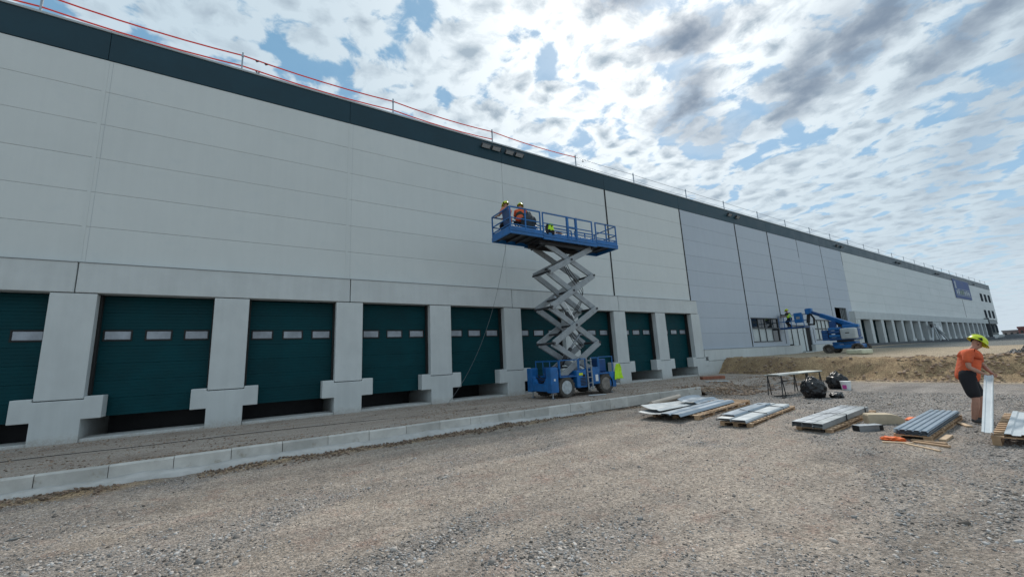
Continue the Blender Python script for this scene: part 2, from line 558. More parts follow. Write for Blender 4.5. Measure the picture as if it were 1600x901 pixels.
def ground_material():
    m = bpy.data.materials.new('gravel yard')
    m.use_nodes = True
    t = NT(m.node_tree)
    b = t.n['Principled BSDF']
    b.inputs['Roughness'].default_value = 0.95
    b.inputs['Specular IOR Level'].default_value = 0.25
    pos = t.node('ShaderNodeNewGeometry').outputs['Position']
    at = t.node('ShaderNodeAttribute', attribute_name='mask')
    sp = t.node('ShaderNodeSeparateColor', {0: at.outputs['Color']})
    grav, bank, sand = sp.outputs[0], sp.outputs[1], sp.outputs[2]
    n1 = t.noise(pos, 1.1, 6, 0.6)
    n2 = t.noise(pos, 22.0, 5, 0.7)
    n3 = t.noise(pos, 75.0, 4, 0.7)
    v = t.node('ShaderNodeTexVoronoi', {'Scale': 34.0})
    t.put(v.inputs['Vector'], pos)
    vs = t.node('ShaderNodeSeparateColor', {0: v.outputs['Color']})
    tan = t.mix(t.ss(n1, 0.3, 0.7), (0.385, 0.325, 0.27), (0.305, 0.26, 0.222))
    tan = t.mix(t.ss(t.noise(t.v('ADD', pos, (7, 3, 0)), 2.3, 6, 0.65), 0.50, 0.72, 0, 0.7), tan, (0.30, 0.21, 0.17))
    grey = t.mix(t.ss(n1, 0.3, 0.7), (0.285, 0.26, 0.24), (0.225, 0.207, 0.195))
    rot = t.node('ShaderNodeMapping', {'Rotation': (0, 0, -0.25), 'Scale': (0.14, 1.5, 1.0)})
    t.put(rot.inputs['Vector'], pos)
    tr = t.noise(rot.outputs[0], 1.0, 6, 0.6)
    c = t.mix(t.m('MULTIPLY', grav, 0.85), tan, grey)
    c = t.v('SCALE', c, t.ss(tr, 0.3, 0.7, 0.80, 1.16))
    damp = t.ss(t.noise(t.v('ADD', pos, (11, 5, 0)), 0.45, 6, 0.65), 0.56, 0.70, 1.0, 0.78)
    c = t.v('SCALE', c, damp)
    soil = t.mix(t.ss(t.noise(pos, 2.2, 6, 0.65), 0.35, 0.68), (0.42, 0.30, 0.175), (0.29, 0.195, 0.115))
    c = t.mix(bank, c, soil)
    c = t.mix(sand, c, t.mix(t.ss(n1, 0.35, 0.7), (0.43, 0.35, 0.25), (0.36, 0.285, 0.20)))
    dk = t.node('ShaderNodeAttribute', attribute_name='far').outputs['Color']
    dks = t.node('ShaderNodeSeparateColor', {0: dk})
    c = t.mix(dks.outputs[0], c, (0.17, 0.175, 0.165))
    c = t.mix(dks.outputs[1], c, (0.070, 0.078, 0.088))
    f = t.m('MULTIPLY', t.ss(n2, 0.25, 0.75, 0.60, 1.38), t.ss(n3, 0.25, 0.75, 0.62, 1.36))
    f = t.m('MULTIPLY', f, t.ss(vs.outputs[0], 0.0, 1.0, 0.80, 1.22))
    c = t.v('SCALE', c, f)
    t.put(b.inputs['Base Color'], c)
    hgt = t.m('ADD', t.m('MULTIPLY', n2, 1.0), t.m('MULTIPLY', t.m('SUBTRACT', 0.5, v.outputs['Distance']), 0.7))
    hgt = t.m('ADD', hgt, t.m('MULTIPLY', n3, 0.35))
    bn = t.node('ShaderNodeBump', {'Strength': 0.9, 'Distance': 0.03, 'Height': hgt})
    t.l.new(bn.outputs[0], b.inputs['Normal'])
    return m


def apron_material():
    m = bpy.data.materials.new('apron dirt')
    m.use_nodes = True
    t = NT(m.node_tree)
    b = t.n['Principled BSDF']
    b.inputs['Roughness'].default_value = 0.95
    b.inputs['Specular IOR Level'].default_value = 0.2
    pos = t.node('ShaderNodeNewGeometry').outputs['Position']
    st = t.v('MULTIPLY', pos, (0.22, 1.6, 1.0))
    n1 = t.noise(st, 1.5, 6, 0.6)
    n0 = t.noise(pos, 0.9, 6, 0.65)
    n2 = t.noise(pos, 24.0, 5, 0.7)
    n3 = t.noise(pos, 80.0, 4, 0.7)
    c = t.mix(t.ss(n1, 0.32, 0.68), (0.37, 0.30, 0.25), (0.46, 0.39, 0.335))
    c = t.mix(t.ss(n0, 0.5, 0.72, 0, 0.75), c, (0.27, 0.21, 0.17))
    c = t.mix(t.ss(t.noise(t.v('ADD', pos, (3, 8, 0)), 1.3, 6, 0.65), 0.55, 0.7, 0, 0.6), c, (0.34, 0.32, 0.295))
    f = t.m('MULTIPLY', t.ss(n2, 0.25, 0.75, 0.62, 1.38), t.ss(n3, 0.25, 0.75, 0.62, 1.38))
    t.put(b.inputs['Base Color'], t.v('SCALE', c, f))
    bn = t.node('ShaderNodeBump', {'Strength': 0.9, 'Distance': 0.03, 'Height': t.m('ADD', n2, t.m('MULTIPLY', n3, 0.35))})
    t.l.new(bn.outputs[0], b.inputs['Normal'])
    return m


GXS = axis([(-400, -60, 40), (-60, -12, 3), (-12, 30, 0.13), (30, 60, 0.6), (60, 160, 5), (160, 900, 60)])
GYS = axis([(-500, -60, 40), (-60, -6, 3), (-6, 16.4, 0.13), (16.4, 60, 8), (60, 500, 60)])
GM = ground_material()


def build_ground():
    me, co = grid_mesh('ground', GXS, GYS, ground_z)
    X, Y = co[:, 0], co[:, 1]
    foot = bank_foot(Y)
    t = (X-foot)/2.1
    n = fbm(X*0.9, Y*0.9, 4, 70)
    bank = sm((t+0.25+0.3*(n-0.5))/0.2)*(1-sm((t-1.15-0.6*(n-0.5))/0.3))
    sand = sm((t-1.0-0.6*(n-0.5))/0.3)*(1-0.75*sm((X-60)/30))
    rid = np.exp(-((Y-9.50-0.25*(fbm(X*0.8, X*0, 3, 90)-0.5))/(0.07+0.20*fbm(X*0.6, X*0+5, 3, 93)))**2)*(X < 14)*sm((fbm(X*0.7, X*0, 3, 91)-0.28)/0.2)
    bank = np.maximum(bank, 0.9*rid)
    light_foot = np.exp(-((t+0.30-0.4*(n-0.5))/0.2)**2)*0.95
    sand = np.clip(sand+light_foot, 0, 1)
    color_attr(me, 'mask', np.stack([gravel_mask(X, Y), bank, sand], -1).astype(np.float32))
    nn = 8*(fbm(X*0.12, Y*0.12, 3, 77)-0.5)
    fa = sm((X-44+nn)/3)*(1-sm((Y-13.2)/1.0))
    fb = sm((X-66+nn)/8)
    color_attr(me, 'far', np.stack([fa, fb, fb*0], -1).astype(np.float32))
    me.materials.append(GM)
    o = link('ground', me, kind='structure')
    # earth apron between kerb and docks
    xs = axis([(-30, -8, 1.0), (-8, 28, 0.13)])
    ys = axis([(KY+0.06, 16.6, 0.13)])
    me, co = grid_mesh('dock_apron', xs, ys, apron_z)
    m = apron_material()
    me.materials.append(m)
    link('dock_apron', me, kind='structure')


build_ground()


def icosa():
    p = (1+5**0.5)/2
    v = np.array([(-1, p, 0), (1, p, 0), (-1, -p, 0), (1, -p, 0), (0, -1, p), (0, 1, p), (0, -1, -p), (0, 1, -p), (p, 0, -1), (p, 0, 1), (-p, 0, -1), (-p, 0, 1)], float)
    v /= np.linalg.norm(v[0])
    f = np.array([(0, 11, 5), (0, 5, 1), (0, 1, 7), (0, 7, 10), (0, 10, 11), (1, 5, 9), (5, 11, 4), (11, 10, 2), (10, 7, 6), (7, 1, 8), (3, 9, 4), (3, 4, 2), (3, 2, 6), (3, 6, 8), (3, 8, 9), (4, 9, 5), (2, 4, 11), (6, 2, 10), (8, 6, 7), (9, 8, 1)])
    return v, f


OCT_V = np.array([(1, 0, 0), (-1, 0, 0), (0, 1, 0), (0, -1, 0), (0, 0, 1), (0, 0, -1)], float)
OCT_F = np.array([(0, 2, 4), (2, 1, 4), (1, 3, 4), (3, 0, 4), (2, 0, 5), (1, 2, 5), (3, 1, 5), (0, 3, 5)])


def stone_material(name):
    m = bpy.data.materials.new(name)
    m.use_nodes = True
    t = NT(m.node_tree)
    b = t.n['Principled BSDF']
    b.inputs['Roughness'].default_value = 0.9
    b.inputs['Specular IOR Level'].default_value = 0.3
    at = t.node('ShaderNodeAttribute', attribute_name='tint')
    t.l.new(at.outputs['Color'], b.inputs['Base Color'])
    return m


def scatter(name, X, Y, Z, size, tints, label, cat, ico=True, flat=0.6):
    """one mesh of loose stones, random lumps"""
    bv, bf = icosa() if ico else (OCT_V, OCT_F)
    n = len(X)
    k = len(bv)
    jit = 1+0.55*(rng.random((n, k))-0.5)
    sc = size[:, None]*np.stack([0.75+0.6*rng.random(n), 0.75+0.6*rng.random(n), flat*(0.7+0.6*rng.random(n))], -1)
    V = bv[None]*jit[..., None]*sc[:, None, :]
    tl = (rng.random((n, 2))-0.5)*0.7
    V[..., 2] += V[..., 0]*tl[:, 0:1]+V[..., 1]*tl[:, 1:2]
    a = rng.random(n)*6.283
    c, s = np.cos(a)[:, None], np.sin(a)[:, None]
    x, y = V[..., 0]*c-V[..., 1]*s, V[..., 0]*s+V[..., 1]*c
    P = np.stack([x+X[:, None], y+Y[:, None], V[..., 2]+Z[:, None]], -1).reshape(-1, 3)
    F = (bf[None]+(np.arange(n)*k)[:, None, None]).reshape(-1, 3)
    me = bpy.data.meshes.new(name)
    me.vertices.add(len(P))
    me.vertices.foreach_set('co', P.ravel())
    me.loops.add(F.size)
    me.loops.foreach_set('vertex_index', F.ravel())
    me.polygons.add(len(F))
    me.polygons.foreach_set('loop_start', np.arange(len(F))*3)
    me.update(calc_edges=True)
    color_attr(me, 'tint', np.repeat(tints, k, 0).astype(np.float32))
    me.materials.append(stone_material(name+' stone'))
    o = link(name, me, kind='stuff')
    tag(o, label, cat)
    return o


def tint_soil(n, base, spread):
    g = base*(1+spread*(rng.random(n)-0.5)*2)
    w = rng.random(n)
    return np.stack([g*(1.05+0.1*w), g*(0.78+0.04*w), g*(0.56+0.06*w)], -1)


def view_sample(n, dmin, dmax, zpow=1.0):
    """points on the ground inside the camera's view, thinning out with distance"""
    az = YAW+R(-62)+R(124)*rng.random(n)
    u = rng.random(n)
    d = dmin*(dmax/dmin)**(u**zpow)
    return d*np.sin(az), d*np.cos(az), d


def tint_grey(n, base, spread, warm):
    g = base*(1+spread*(rng.random(n)-0.5)*2)
    w = warm*(rng.random(n))
    return np.clip(np.stack([g*(1+0.75*w), g*(1+0.22*w), g*(1-0.25*w)], -1), 0.02, 0.8)


def build_stones():
    X, Y, d = view_sample(250000, 3.0, 19, 0.85)
    ok = (Y < KY-0.35) & (X < bank_foot(Y)+0.2) & (Y > -6)
    g = gravel_mask(X, Y)
    ok &= rng.random(len(X)) < (0.17+0.60*g)
    X, Y, d, g = X[ok], Y[ok], d[ok], g[ok]
    size = (0.0045+0.0125*rng.random(len(X))**3)*(0.7+0.6*g)
    size = np.maximum(size, 0.0011*d)
    bigs = rng.random(len(X)) < 0.006
    size[bigs] *= 1.8+1.4*rng.random(bigs.sum())
    Z = ground_z(X, Y)+size*0.12
    n = len(X)
    tint = tint_grey(n, 0.29, 0.7, 0.32)*(0.85+0.3*rng.random((n, 1)))
    pink = rng.random(n) < 0.12
    tint[pink] = tint_grey(pink.sum(), 0.30, 0.35, 0.6)
    near = d < 8
    scatter('gravel', X[near], Y[near], Z[near], size[near], tint[near], 'loose grey gravel stones strewn over the foreground yard', 'gravel', True)
    far = ~near
    scatter('gravel', X[far], Y[far], Z[far], size[far], tint[far], 'finer grey gravel spread around the material stacks', 'gravel', False)
    # clods along the haunch
    n = 9000
    X = -9+rng.random(n)*20
    Y = 9.60+rng.normal(0, 1, n)*(0.05+0.22*fbm(X*0.5, X*0+3, 3, 92))-0.12*fbm(X*0.8, X*0, 3, 90)
    ok = rng.random(n) < np.clip(fbm(X*0.7, X*0, 3, 91)*4-1.5, 0.04, 1)
    X, Y = X[ok], Y[ok]
    size = 0.005+0.028*rng.random(len(X))**4.5
    scatter('dirt_clods', X, Y, ground_z(X, Y)+size*0.25+0.012, size, tint_soil(len(X), 0.20, 0.45), 'brown dirt clods heaped along the foot of the kerb', 'dirt', True)
    # thin line of dirt on the apron behind the kerb and by the docks
    n = 26000
    X = -9+rng.random(n)*33
    a = rng.random(n) < 0.3
    Y = np.where(a, KY+0.28+0.2*np.abs(rng.normal(0, 1, n)), 10.3+5.5*rng.random(n))
    keep = rng.random(n) < np.clip(fbm(X*0.6, Y*0.6, 3, 95)*2.4-0.7, 0.08, 1)
    X, Y = X[keep], Y[keep]
    size = 0.008+0.022*rng.random(len(X))**3
    scatter('dirt_crumbs', X, Y, apron_z(X, Y)+size*0.15, size, tint_soil(len(X), 0.26, 0.5), 'brown crumbs of earth and stone on the dock apron', 'dirt', False)
    # lumps on the bank
    n = 26000
    Y = -12+28*rng.random(n)**0.8
    t = rng.random(n)*1.6-0.25
    X = bank_foot(Y)+2.1*t
    ok = (Y < 15.9) & (rng.random(n) < np.clip(fbm(X*1.2, Y*1.2, 3, 97)*3.2-1.35, 0.05, 1))
    X, Y = X[ok], Y[ok]
    size = 0.012+0.07*rng.random(len(X))**6
    scatter('earth_lumps', X, Y, ground_z(X, Y)+size*0.1, size, tint_soil(len(X), 0.31, 0.25), 'brown lumps of soil over the earth bank', 'soil', True)
    # broken ground past the end of the kerb
    n = 5000
    X = 14.6+9.5*rng.random(n)
    Y = 8.3+3.0*rng.random(n)
    ok = (rng.random(n) < np.clip(fbm(X*0.8, Y*0.8, 3, 99)*3-1.1, 0.03, 1)) & ((X > KEND+0.1) | (Y < KY-0.1))
    X, Y = X[ok], Y[ok]
    size = 0.012+0.06*rng.random(len(X))**3.5
    Z = np.maximum(ground_z(X, Y), apron_z(X, Y))
    scatter('broken_soil', X, Y, Z+size*0.3, size, tint_soil(len(X), 0.30, 0.45), 'broken soil and stones past the end of the kerb', 'soil', True)


build_stones()


# ------------------------------------------------------------------ kerb
def build_kerb():
    k = thing('kerb', 'kerb', 'kerb')
    for key in ('label', 'category'):
        del k[key]
    k['kind'] = 'structure'
    prof = [(-0.065, 0), (0.065, 0), (0.065, 0.30), (0.05, 0.335), (-0.045, 0.335), (-0.065, 0.31)]
    mb = MB()
    # profile across Y, swept along X
    pr = [(-a, b) for a, b in prof]
    mb.prism(pr, (0, 0, 0), (0.862, 0, 0))
    me = mb.mesh('kerb_stone', CONCD)
    x = -11.6
    i = 0
    while x < KEND-0.5:
        o = link('kerb_stone', me, k, (x, KY+0.065+random.uniform(-.006, .006), -0.06+random.uniform(-.006, .006)))
        o.rotation_euler = (random.uniform(-.01, .01), random.uniform(-.004, .004), random.uniform(-.004, .004))
        x += 0.873
        i += 1
    # haunching: pale concrete fillet laid against the kerb
    mb = MB()
    xs = np.arange(-12, 9.4, 0.12)
    for n_, xx in enumerate(xs):
        fade = 1-float(sm((xx-6.0)/3.0))
        yf = KY-(0.04+0.36*float(fbm(xx*1.1, 0.3, 5, 21, 0.6)))*fade-0.01
        zt = 0.0+(0.015+0.13*float(fbm(xx*1.3, 4.3, 4, 22)))*fade
        ym = (yf+KY)/2
        mb.v += [(xx, KY+0.02, zt), (xx, ym, zt*0.72+0.012*float(vnoise(xx*6, 1, 3))), (xx, yf, 0.012+0.03*float(vnoise(xx*5, 2, 3))), (xx, yf-0.06, -0.10)]
        if n_:
            a = n_*4
            for q in range(3):
                mb.f.append((a-4+q, a-3+q, a+q+1, a+q))
    mb.build('haunch', CONCP, k, smooth=True)


build_kerb()

# ------------------------------------------------------------------ warehouse
WP = 16.2           # front of the wall panels
SEAMS = [-19.0, -11.75, -4.42, 2.88, 10.28, 17.7, 25.15]
SEAMS_M = [25.15, 32.45, 37.75, 43.4, 48.75, 54.1]
NF = 15
XE = 137.2
SEAMS_F = [54.1+(XE-54.1)*i/NF for i in range(NF+1)]
ROWZ = [5.12, 6.24, 7.33, 8.43, 9.56, 10.68, 11.78]
ROWZ_M = [1.80, 2.90, 4.00]+ROWZ
TOPZ = 12.78
OPEN = [(32.75, 37.2, 2.20, 4.06), (38.6, 43.1, 1.22, 3.55), (44.0, 47.6, 2.20, 4.05), (49.5, 52.5, 1.22, 5.40)]
wh = thing('warehouse', 'long grey panelled warehouse with petrol roof band and rows of dark green dock doors', 'warehouse', (0, 16, 0))
OFF = Vector((0, 16, 0))


class WB(MB):
    """builder whose parts hang under the warehouse: world coordinates in"""
    def build(self, name, m, parent=None, **kw):
        par = wh if parent is None else parent
        o = MB.build(self, name, m, par, **kw)
        if parent is None:
            o.location = -OFF
        return o


def wlink(name, me, loc):
    return link(name, me, wh, Vector(loc)-OFF)


_cache = {}


def panel_mesh(w, h, m, th=0.10, ch=0.004):
    """wall panel, face at y=0, chamfered edges, origin at lower left corner"""
    key = (round(w, 3), round(h, 3), m.name, th)
    if key not in _cache:
        mb = MB()
        mb.add([(0, ch, 0), (w, ch, 0), (w, ch, h), (0, ch, h), (ch, 0, ch), (w-ch, 0, ch), (w-ch, 0, h-ch), (ch, 0, h-ch), (0, th, 0), (w, th, 0), (w, th, h), (0, th, h)],
               [(4, 5, 6, 7), (0, 1, 5, 4), (1, 2, 6, 5), (2, 3, 7, 6), (3, 0, 4, 7), (8, 9, 1, 0), (9, 10, 2, 1), (10, 11, 3, 2), (11, 8, 0, 3)])
        _cache[key] = mb.mesh('wall_panel', m)
    return _cache[key]


def cut(rect, opens):
    rects = [rect]
    for (a, b, c, d) in opens:
        new = []
        for (x0, x1, z0, z1) in rects:
            if b <= x0 or a >= x1 or d <= z0 or c >= z1:
                new.append((x0, x1, z0, z1))
                continue
            if a > x0:
                new.append((x0, a, z0, z1))
            if b < x1:
                new.append((b, x1, z0, z1))
            xa, xb = max(a, x0), min(b, x1)
            if c > z0:
                new.append((xa, xb, z0, c))
            if d < z1:
                new.append((xa, xb, d, z1))
        rects = new
    return rects


def build_shell():
    G = 0.007
    for seams, rows, mats in ((SEAMS, ROWZ, PANEL), (SEAMS_M, ROWZ_M, PANELB), (SEAMS_F, ROWZ, PANEL)):
        for i in range(len(seams)-1):
            x0, x1 = seams[i]+0.006, seams[i+1]-0.006
            for j in range(len(rows)-1):
                z0, z1 = rows[j]+G/2, rows[j+1]-G/2
                rc = (x0, x1, z0, z1)
                ps = cut(rc, OPEN) if mats is PANELB else [rc]
                if ps == [rc]:
                    wlink('wall_panel', panel_mesh(x1-x0, z1-z0, mats), (x0, WP+0.0015*random.uniform(-1, 1), z0))
                else:
                    for p in ps:
                        if p[1]-p[0] > 0.05 and p[3]-p[2] > 0.05:
                            wlink('wall_panel', panel_mesh(p[1]-p[0], p[3]-p[2], mats), (p[0], WP, p[2]))
            # roof band
            wlink('fascia_panel', panel_mesh(x1-x0, TOPZ-ROWZ[-1]-0.03, FASC), (x0, WP-0.02, ROWZ[-1]+0.012))
    # core behind the panels (openings left out)
    core = WB()
    for r in cut((-19.2, XE, 4.3, 12.7), [(a, b, c, d) for a, b, c, d in OPEN]):
        core.box((r[0], WP+0.085, r[2]), (r[1], WP+0.24, r[3]))
    for r in cut((25.2, 54.1, 1.3, 4.3), OPEN):
        core.box((r[0], WP+0.085, r[2]), (r[1], WP+0.24, r[3]))
    core.build('wall_core', mat('core grey', (0.32, 0.34, 0.34), 0.8))
    sh = WB()
    sh.box((-19.2, WP+0.05, 12.5), (XE, 90, 12.75))
    sh.build('roof', ROOFM)
    b = WB()
    b.box((-19.4, 89.7, -0.2), (XE, 90, 12.5))
    b.box((-19.4, WP+0.02, -0.2), (-19.1, 89.7, 12.5))
    b.box((XE-0.25, WP+0.30, -0.2), (XE, 89.7, 12.5))
    b.build('outer_wall', PANEL)
    f = WB()
    f.box((-19, 16.6, 1.0), (XE-0.3, 89.6, 1.2))
    f.box((25.2, WP+0.25, 0.99), (XE-0.3, 16.6, 1.19))
    f.build('floor', INNER)
    # roof edge coping in lengths
    for a, b_ in zip(([*SEAMS[:-1], *SEAMS_M[:-1], *SEAMS_F[:-1]]), ([*SEAMS[1:], *SEAMS_M[1:], *SEAMS_F[1:]])):
        c = WB()
        c.box((a+0.003, WP-0.055, TOPZ-0.018), (b_-0.003, WP+0.42, TOPZ+0.05))
        c.build('coping', TRIM)
    # joint covers: finished bays have a pale flashing, later ones stay open and dark
    for x in SEAMS[1:4]:
        WB().box((x-0.045, WP-0.006, 5.13), (x+0.045, WP+0.05, ROWZ[-1]-0.01)).build('joint_cover', PANEL)
        WB().box((x+0.13, WP-0.004, 5.13), (x+0.136, WP+0.05, ROWZ[-1]-0.01)).build('joint_cover_edge', TRIM)
    x = SEAMS[4]
    WB().box((x-0.045, WP-0.006, 5.13), (x+0.045, WP+0.05, 6.9)).build('joint_cover', PANEL)
    for x in (SEAMS[5], SEAMS[6]):
        WB().box((x-0.055, WP-0.012, 5.13), (x+0.055, WP+0.05, TOPZ-0.1)).build('joint_gasket', SEAM)
    for x in SEAMS_M[1:3]:
        WB().box((x-0.06, WP-0.012, 1.85 if x < 35 else 4.1), (x+0.06, WP+0.05, TOPZ-0.1)).build('joint_gasket', SEAM)
    for x in SEAMS_M[3:5]:
        WB().box((x-0.03, WP-0.008, 10.0 if x < 44 else 4.3), (x+0.03, WP+0.05, TOPZ-0.1)).build('joint_gasket', SEAM)
    x = SEAMS_F[0]
    WB().box((x-0.03, WP-0.008, 10.2), (x+0.03, WP+0.05, TOPZ-0.1)).build('joint_gasket', SEAM)


build_shell()

PITCH_D = 3.685
P0X = -4.36          # centre of the first pillar in view


def build_docks():
    # pillars and cross shaped feet
    n = 11
    xs = [P0X+PITCH_D*(i-2) for i in range(n)]
    sh = MB()
    sh.box((-0.475, 0, 1.27), (0.475, 0.30, 4.20))
    shm = sh.mesh('pillar', CONC, bevel=0.018, seg=2)
    outline = [(-0.475, -0.12), (0.475, -0.12), (0.475, 0.72), (0.875, 0.72), (0.875, 1.33), (0.49, 1.33), (0.49, 1.245), (-0.49, 1.245), (-0.49, 1.33), (-0.875, 1.33), (-0.875, 0.72), (-0.475, 0.72)]
    ft = MB()
    k = len(outline)
    ft.add([(a, -0.03, b) for a, b in outline]+[(a, 0.42, b) for a, b in outline],
           [tuple(range(k)), tuple(reversed(range(k, 2*k)))]+[((i+1) % k, i, i+k, (i+1) % k+k) for i in range(k)])
    bm = bmesh.new()
    me = ft.mesh('tmp', CONC)
    bm.from_mesh(me)
    bmesh.ops.recalc_face_normals(bm, faces=bm.faces)
    es = [e for e in bm.edges if min(v.co.y for v in e.verts) < 0]
    bmesh.ops.bevel(bm, geom=es, offset=0.02, segments=2, affect='EDGES', profile=0.6)
    ftm = bpy.data.meshes.new('bumper_foot')
    bm.to_mesh(ftm)
    bm.free()
    ftm.materials.append(CONC)
    for x in xs:
        wlink('pillar', shm, (x, 16.0, 0))
        wlink('bumper_foot', ftm, (x, 16.0, 0))
    # lintel beam in lengths over two docks
    cuts = [xs[0]-0.6, xs[2], xs[4], xs[6], xs[8], xs[10]+0.36]
    for a, b in zip(cuts[:-1], cuts[1:]):
        w = WB()
        w.box((a+0.014, 15.99, 4.225), (b-0.014, 16.42, 5.10))
        w.build('lintel_beam', CONC, bevel=0.012)
        WB().box((a+0.004, 15.965, 5.104), (b-0.004, 16.21, 5.118)).build('drip_flashing', TRIM)
    # doors
    wd = PITCH_D-0.2
    dz0, sec, nsec = 0.72, 0.5, 7
    prof = []
    for r in range(5):
        z = r*sec/5
        prof += [(0.0, z+0.002), (0.0, z+sec/5-0.010), (0.005 if r < 4 else 0.010, z+sec/5-0.002)]
    mb = MB()
    L = len(prof)
    vs = [(-wd/2, y, z) for y, z in prof]+[(wd/2, y, z) for y, z in prof]
    vs += [(-wd/2, 0.04, 0), (wd/2, 0.04, 0), (-wd/2, 0.04, sec-0.006), (wd/2, 0.04, sec-0.006)]
    mb.add(vs, [(i, i+L, i+L+1, i+1) for i in range(L-1)]+[(2*L, 2*L+1, L, 0), (L-1, 2*L-1, 2*L+3, 2*L+2)])
    secm = mb.mesh('door_section', DOOR)
    pm = MB().box((-0.29, -0.004, -0.125), (0.29, 0.02, 0.125)).mesh('pane', PANE, bevel=0.02)
    fm = MB()
    for a, b in (((-0.325, -0.012, 0.127), (0.325, 0.02, 0.165)), ((-0.325, -0.012, -0.165), (0.325, 0.02, -0.127)), ((-0.325, -0.0115, -0.1275), (-0.292, 0.02, 0.1275)), ((0.292, -0.0115, -0.1275), (0.325, 0.02, 0.1275))):
        fm.box(a, b)
    fm = fm.mesh('pane_frame', RUBBER)
    for i in range(n-1):
        xc = (xs[i]+xs[i+1])/2
        d = bpy.data.objects.new('dock_door', None)
        COL.objects.link(d)
        d.parent = wh
        d.location = Vector((xc, 16.5, dz0-0.02*random.random()))-OFF
        d.empty_display_size = 0.2
        for s in range(nsec):
            link('door_section', secm, d, (0, random.uniform(-.002, .002), s*sec+0.003))
        for q in (-1, 0, 1):
            link('pane', pm, d, (q*0.935, -0.008, 2.32))
            link('pane_frame', fm, d, (q*0.935, -0.008, 2.32))
        # black side seals, pit side walls and sill
        for sx, x in ((1, xs[i]+0.40), (-1, xs[i+1]-0.40)):
            WB().box((min(x, x+sx*0.13), 16.31, 1.36), (max(x, x+sx*0.13), 16.48, 4.22)).build('side_seal', RUBBER)
        WB().box((xs[i]+0.48, 16.02, -0.1), (xs[i+1]-0.48, 16.9, 0.20)).build('pit_sill', CONC, bevel=0.012)
        WB().box((xs[i]-0.2, 18.9, 0.0), (xs[i+1]+0.2, 19.2, 1.2)).build('pit_back', STEELD)  # dark colour stands in for the shade deep inside the pit
    for x in xs:
        WB().box((x-0.44, 16.43, -0.1), (x+0.44, 19.0, 4.2)).build('pit_wall', CONC)
    # plinth right of the docks
    x9 = xs[-1]
    a = x9+0.48
    lower = WB()
    lower.box((a-0.01, 16.0, -0.3), (40.2, 16.4, 1.02))
    lower.build('plinth_base', CONC, bevel=0.012)
    px = [a+0.03, 33.4, 37.0, 40.2, 43.0]
    for q in range(3):
        WB().box((px[q]+0.008, 15.97, 1.03), (min(px[q+1], 40.2)-0.008, 16.35, 1.775)).build('plinth_slab', CONC, bevel=0.012)
    for q0, q1 in ((42.9, 45.9), (45.9, 49.4), (52.6, 54.0)):
        WB().box((q0+0.01, 15.97, 0.6), (q1-0.01, 16.35, 1.775)).build('plinth_slab', CONC, bevel=0.012)
    WB().box((a+0.02, 15.95, 1.78), (40.2, 16.25, 1.795)).build('drip_flashing', TRIM)
    WB().box((40.1, 15.7, 0.7), (43.0, 16.6, 1.19)).build('door_step', CONC)
    WB().box((49.2, 15.7, 0.7), (52.8, 16.6, 1.19)).build('door_step', CONC)


build_docks()


def window(x0, x1, z0, z1, cols, split, top_m, bot_ms):
    """window with a transom: frame mesh with pane and mullion sub-parts"""
    y = WP+0.07
    fr = WB()
    t = 0.07
    fr.box((x0-0.06, y-0.09, z1-0.01), (x1+0.06, y+0.10, z1+0.07))
    fr.box((x0-0.06, y-0.10, z0-0.06), (x1+0.06, y+0.10, z0+0.01))
    fr.box((x0, y-0.04, z0+0.012), (x0+t, y+0.08, z1-0.012))
    fr.box((x1-t, y-0.04, z0+0.012), (x1, y+0.08, z1-0.012))
    o = fr.build('window', FRAME)
    w = (x1-x0)/cols
    zs = z0+(z1-z0)*split
    for i in range(cols):
        xa, xb = x0+i*w, x0+(i+1)*w
        for (a, b, m) in ((z0, zs, bot_ms[i % len(bot_ms)]), (zs, z1, top_m)):
            MB().box((xa+0.035, y+0.02, a+0.02), (xb-0.035, y+0.045, b-0.02)).build('pane', m, o)
        if i:
            MB().box((xa-0.035, y-0.035, z0+0.013), (xa+0.035, y+0.07, z1-0.013)).build('mullion', FRAME, o)
    MB().box((x0+t, y-0.03, zs-0.05), (x1-t, y+0.065, zs+0.05)).build('transom', FRAME, o)
    return o


def build_mid():
    window(32.78, 37.17, 2.22, 4.04, 4, 0.58, GLASSD, [GLASSL, GLASSL, GLASSL, GLASSD])
    window(44.03, 47.57, 2.22, 4.03, 4, 0.56, GLASSL, [GLASSL])
    # blinds in two of the upper panes
    # entrance: white double door with side lights
    y = WP+0.05
    o = WB().box((38.6, y-0.06, 3.47), (43.1, y+0.1, 3.55)).build('entrance', FRAME)
    for xa, xb, m in ((38.7, 39.3, GLASSL), (39.4, 40.45, GLASSL), (40.55, 41.6, GLASSL), (41.7, 42.15, GLASSL)):
        MB().box((xa, y, 1.9 if xa < 39.35 else 1.24), (xb, y+0.05, 3.45)).build('door_leaf', m, o)
    for xa in (39.32, 40.47, 41.62):
        MB().box((xa, y-0.04, 1.24), (xa+0.07, y+0.07, 3.46)).build('door_jamb', FRAME, o)
    WB().box((42.25, y+0.04, 1.24), (43.08, y+0.1, 3.46)).build('recess_shade', VOID)  # near-black slab stands in for the shade inside an open recess
    # tall dark opening with half drawn strip curtain
    for i in range(6):
        WB().box((51.2+0.2*i, WP+0.12+0.02*(i % 2), 1.25), (51.38+0.2*i, WP+0.15+0.02*(i % 2), 5.38)).build('strip_curtain', GREENV if i % 2 else INNER)
    for xa, za in ((38.0, 1.95), (43.6, 1.95)):
        WB().box((xa-0.03, WP-0.02, za), (xa+0.03, WP+0.02, za+1.35)).build('downpipe', FRAME)


build_mid()


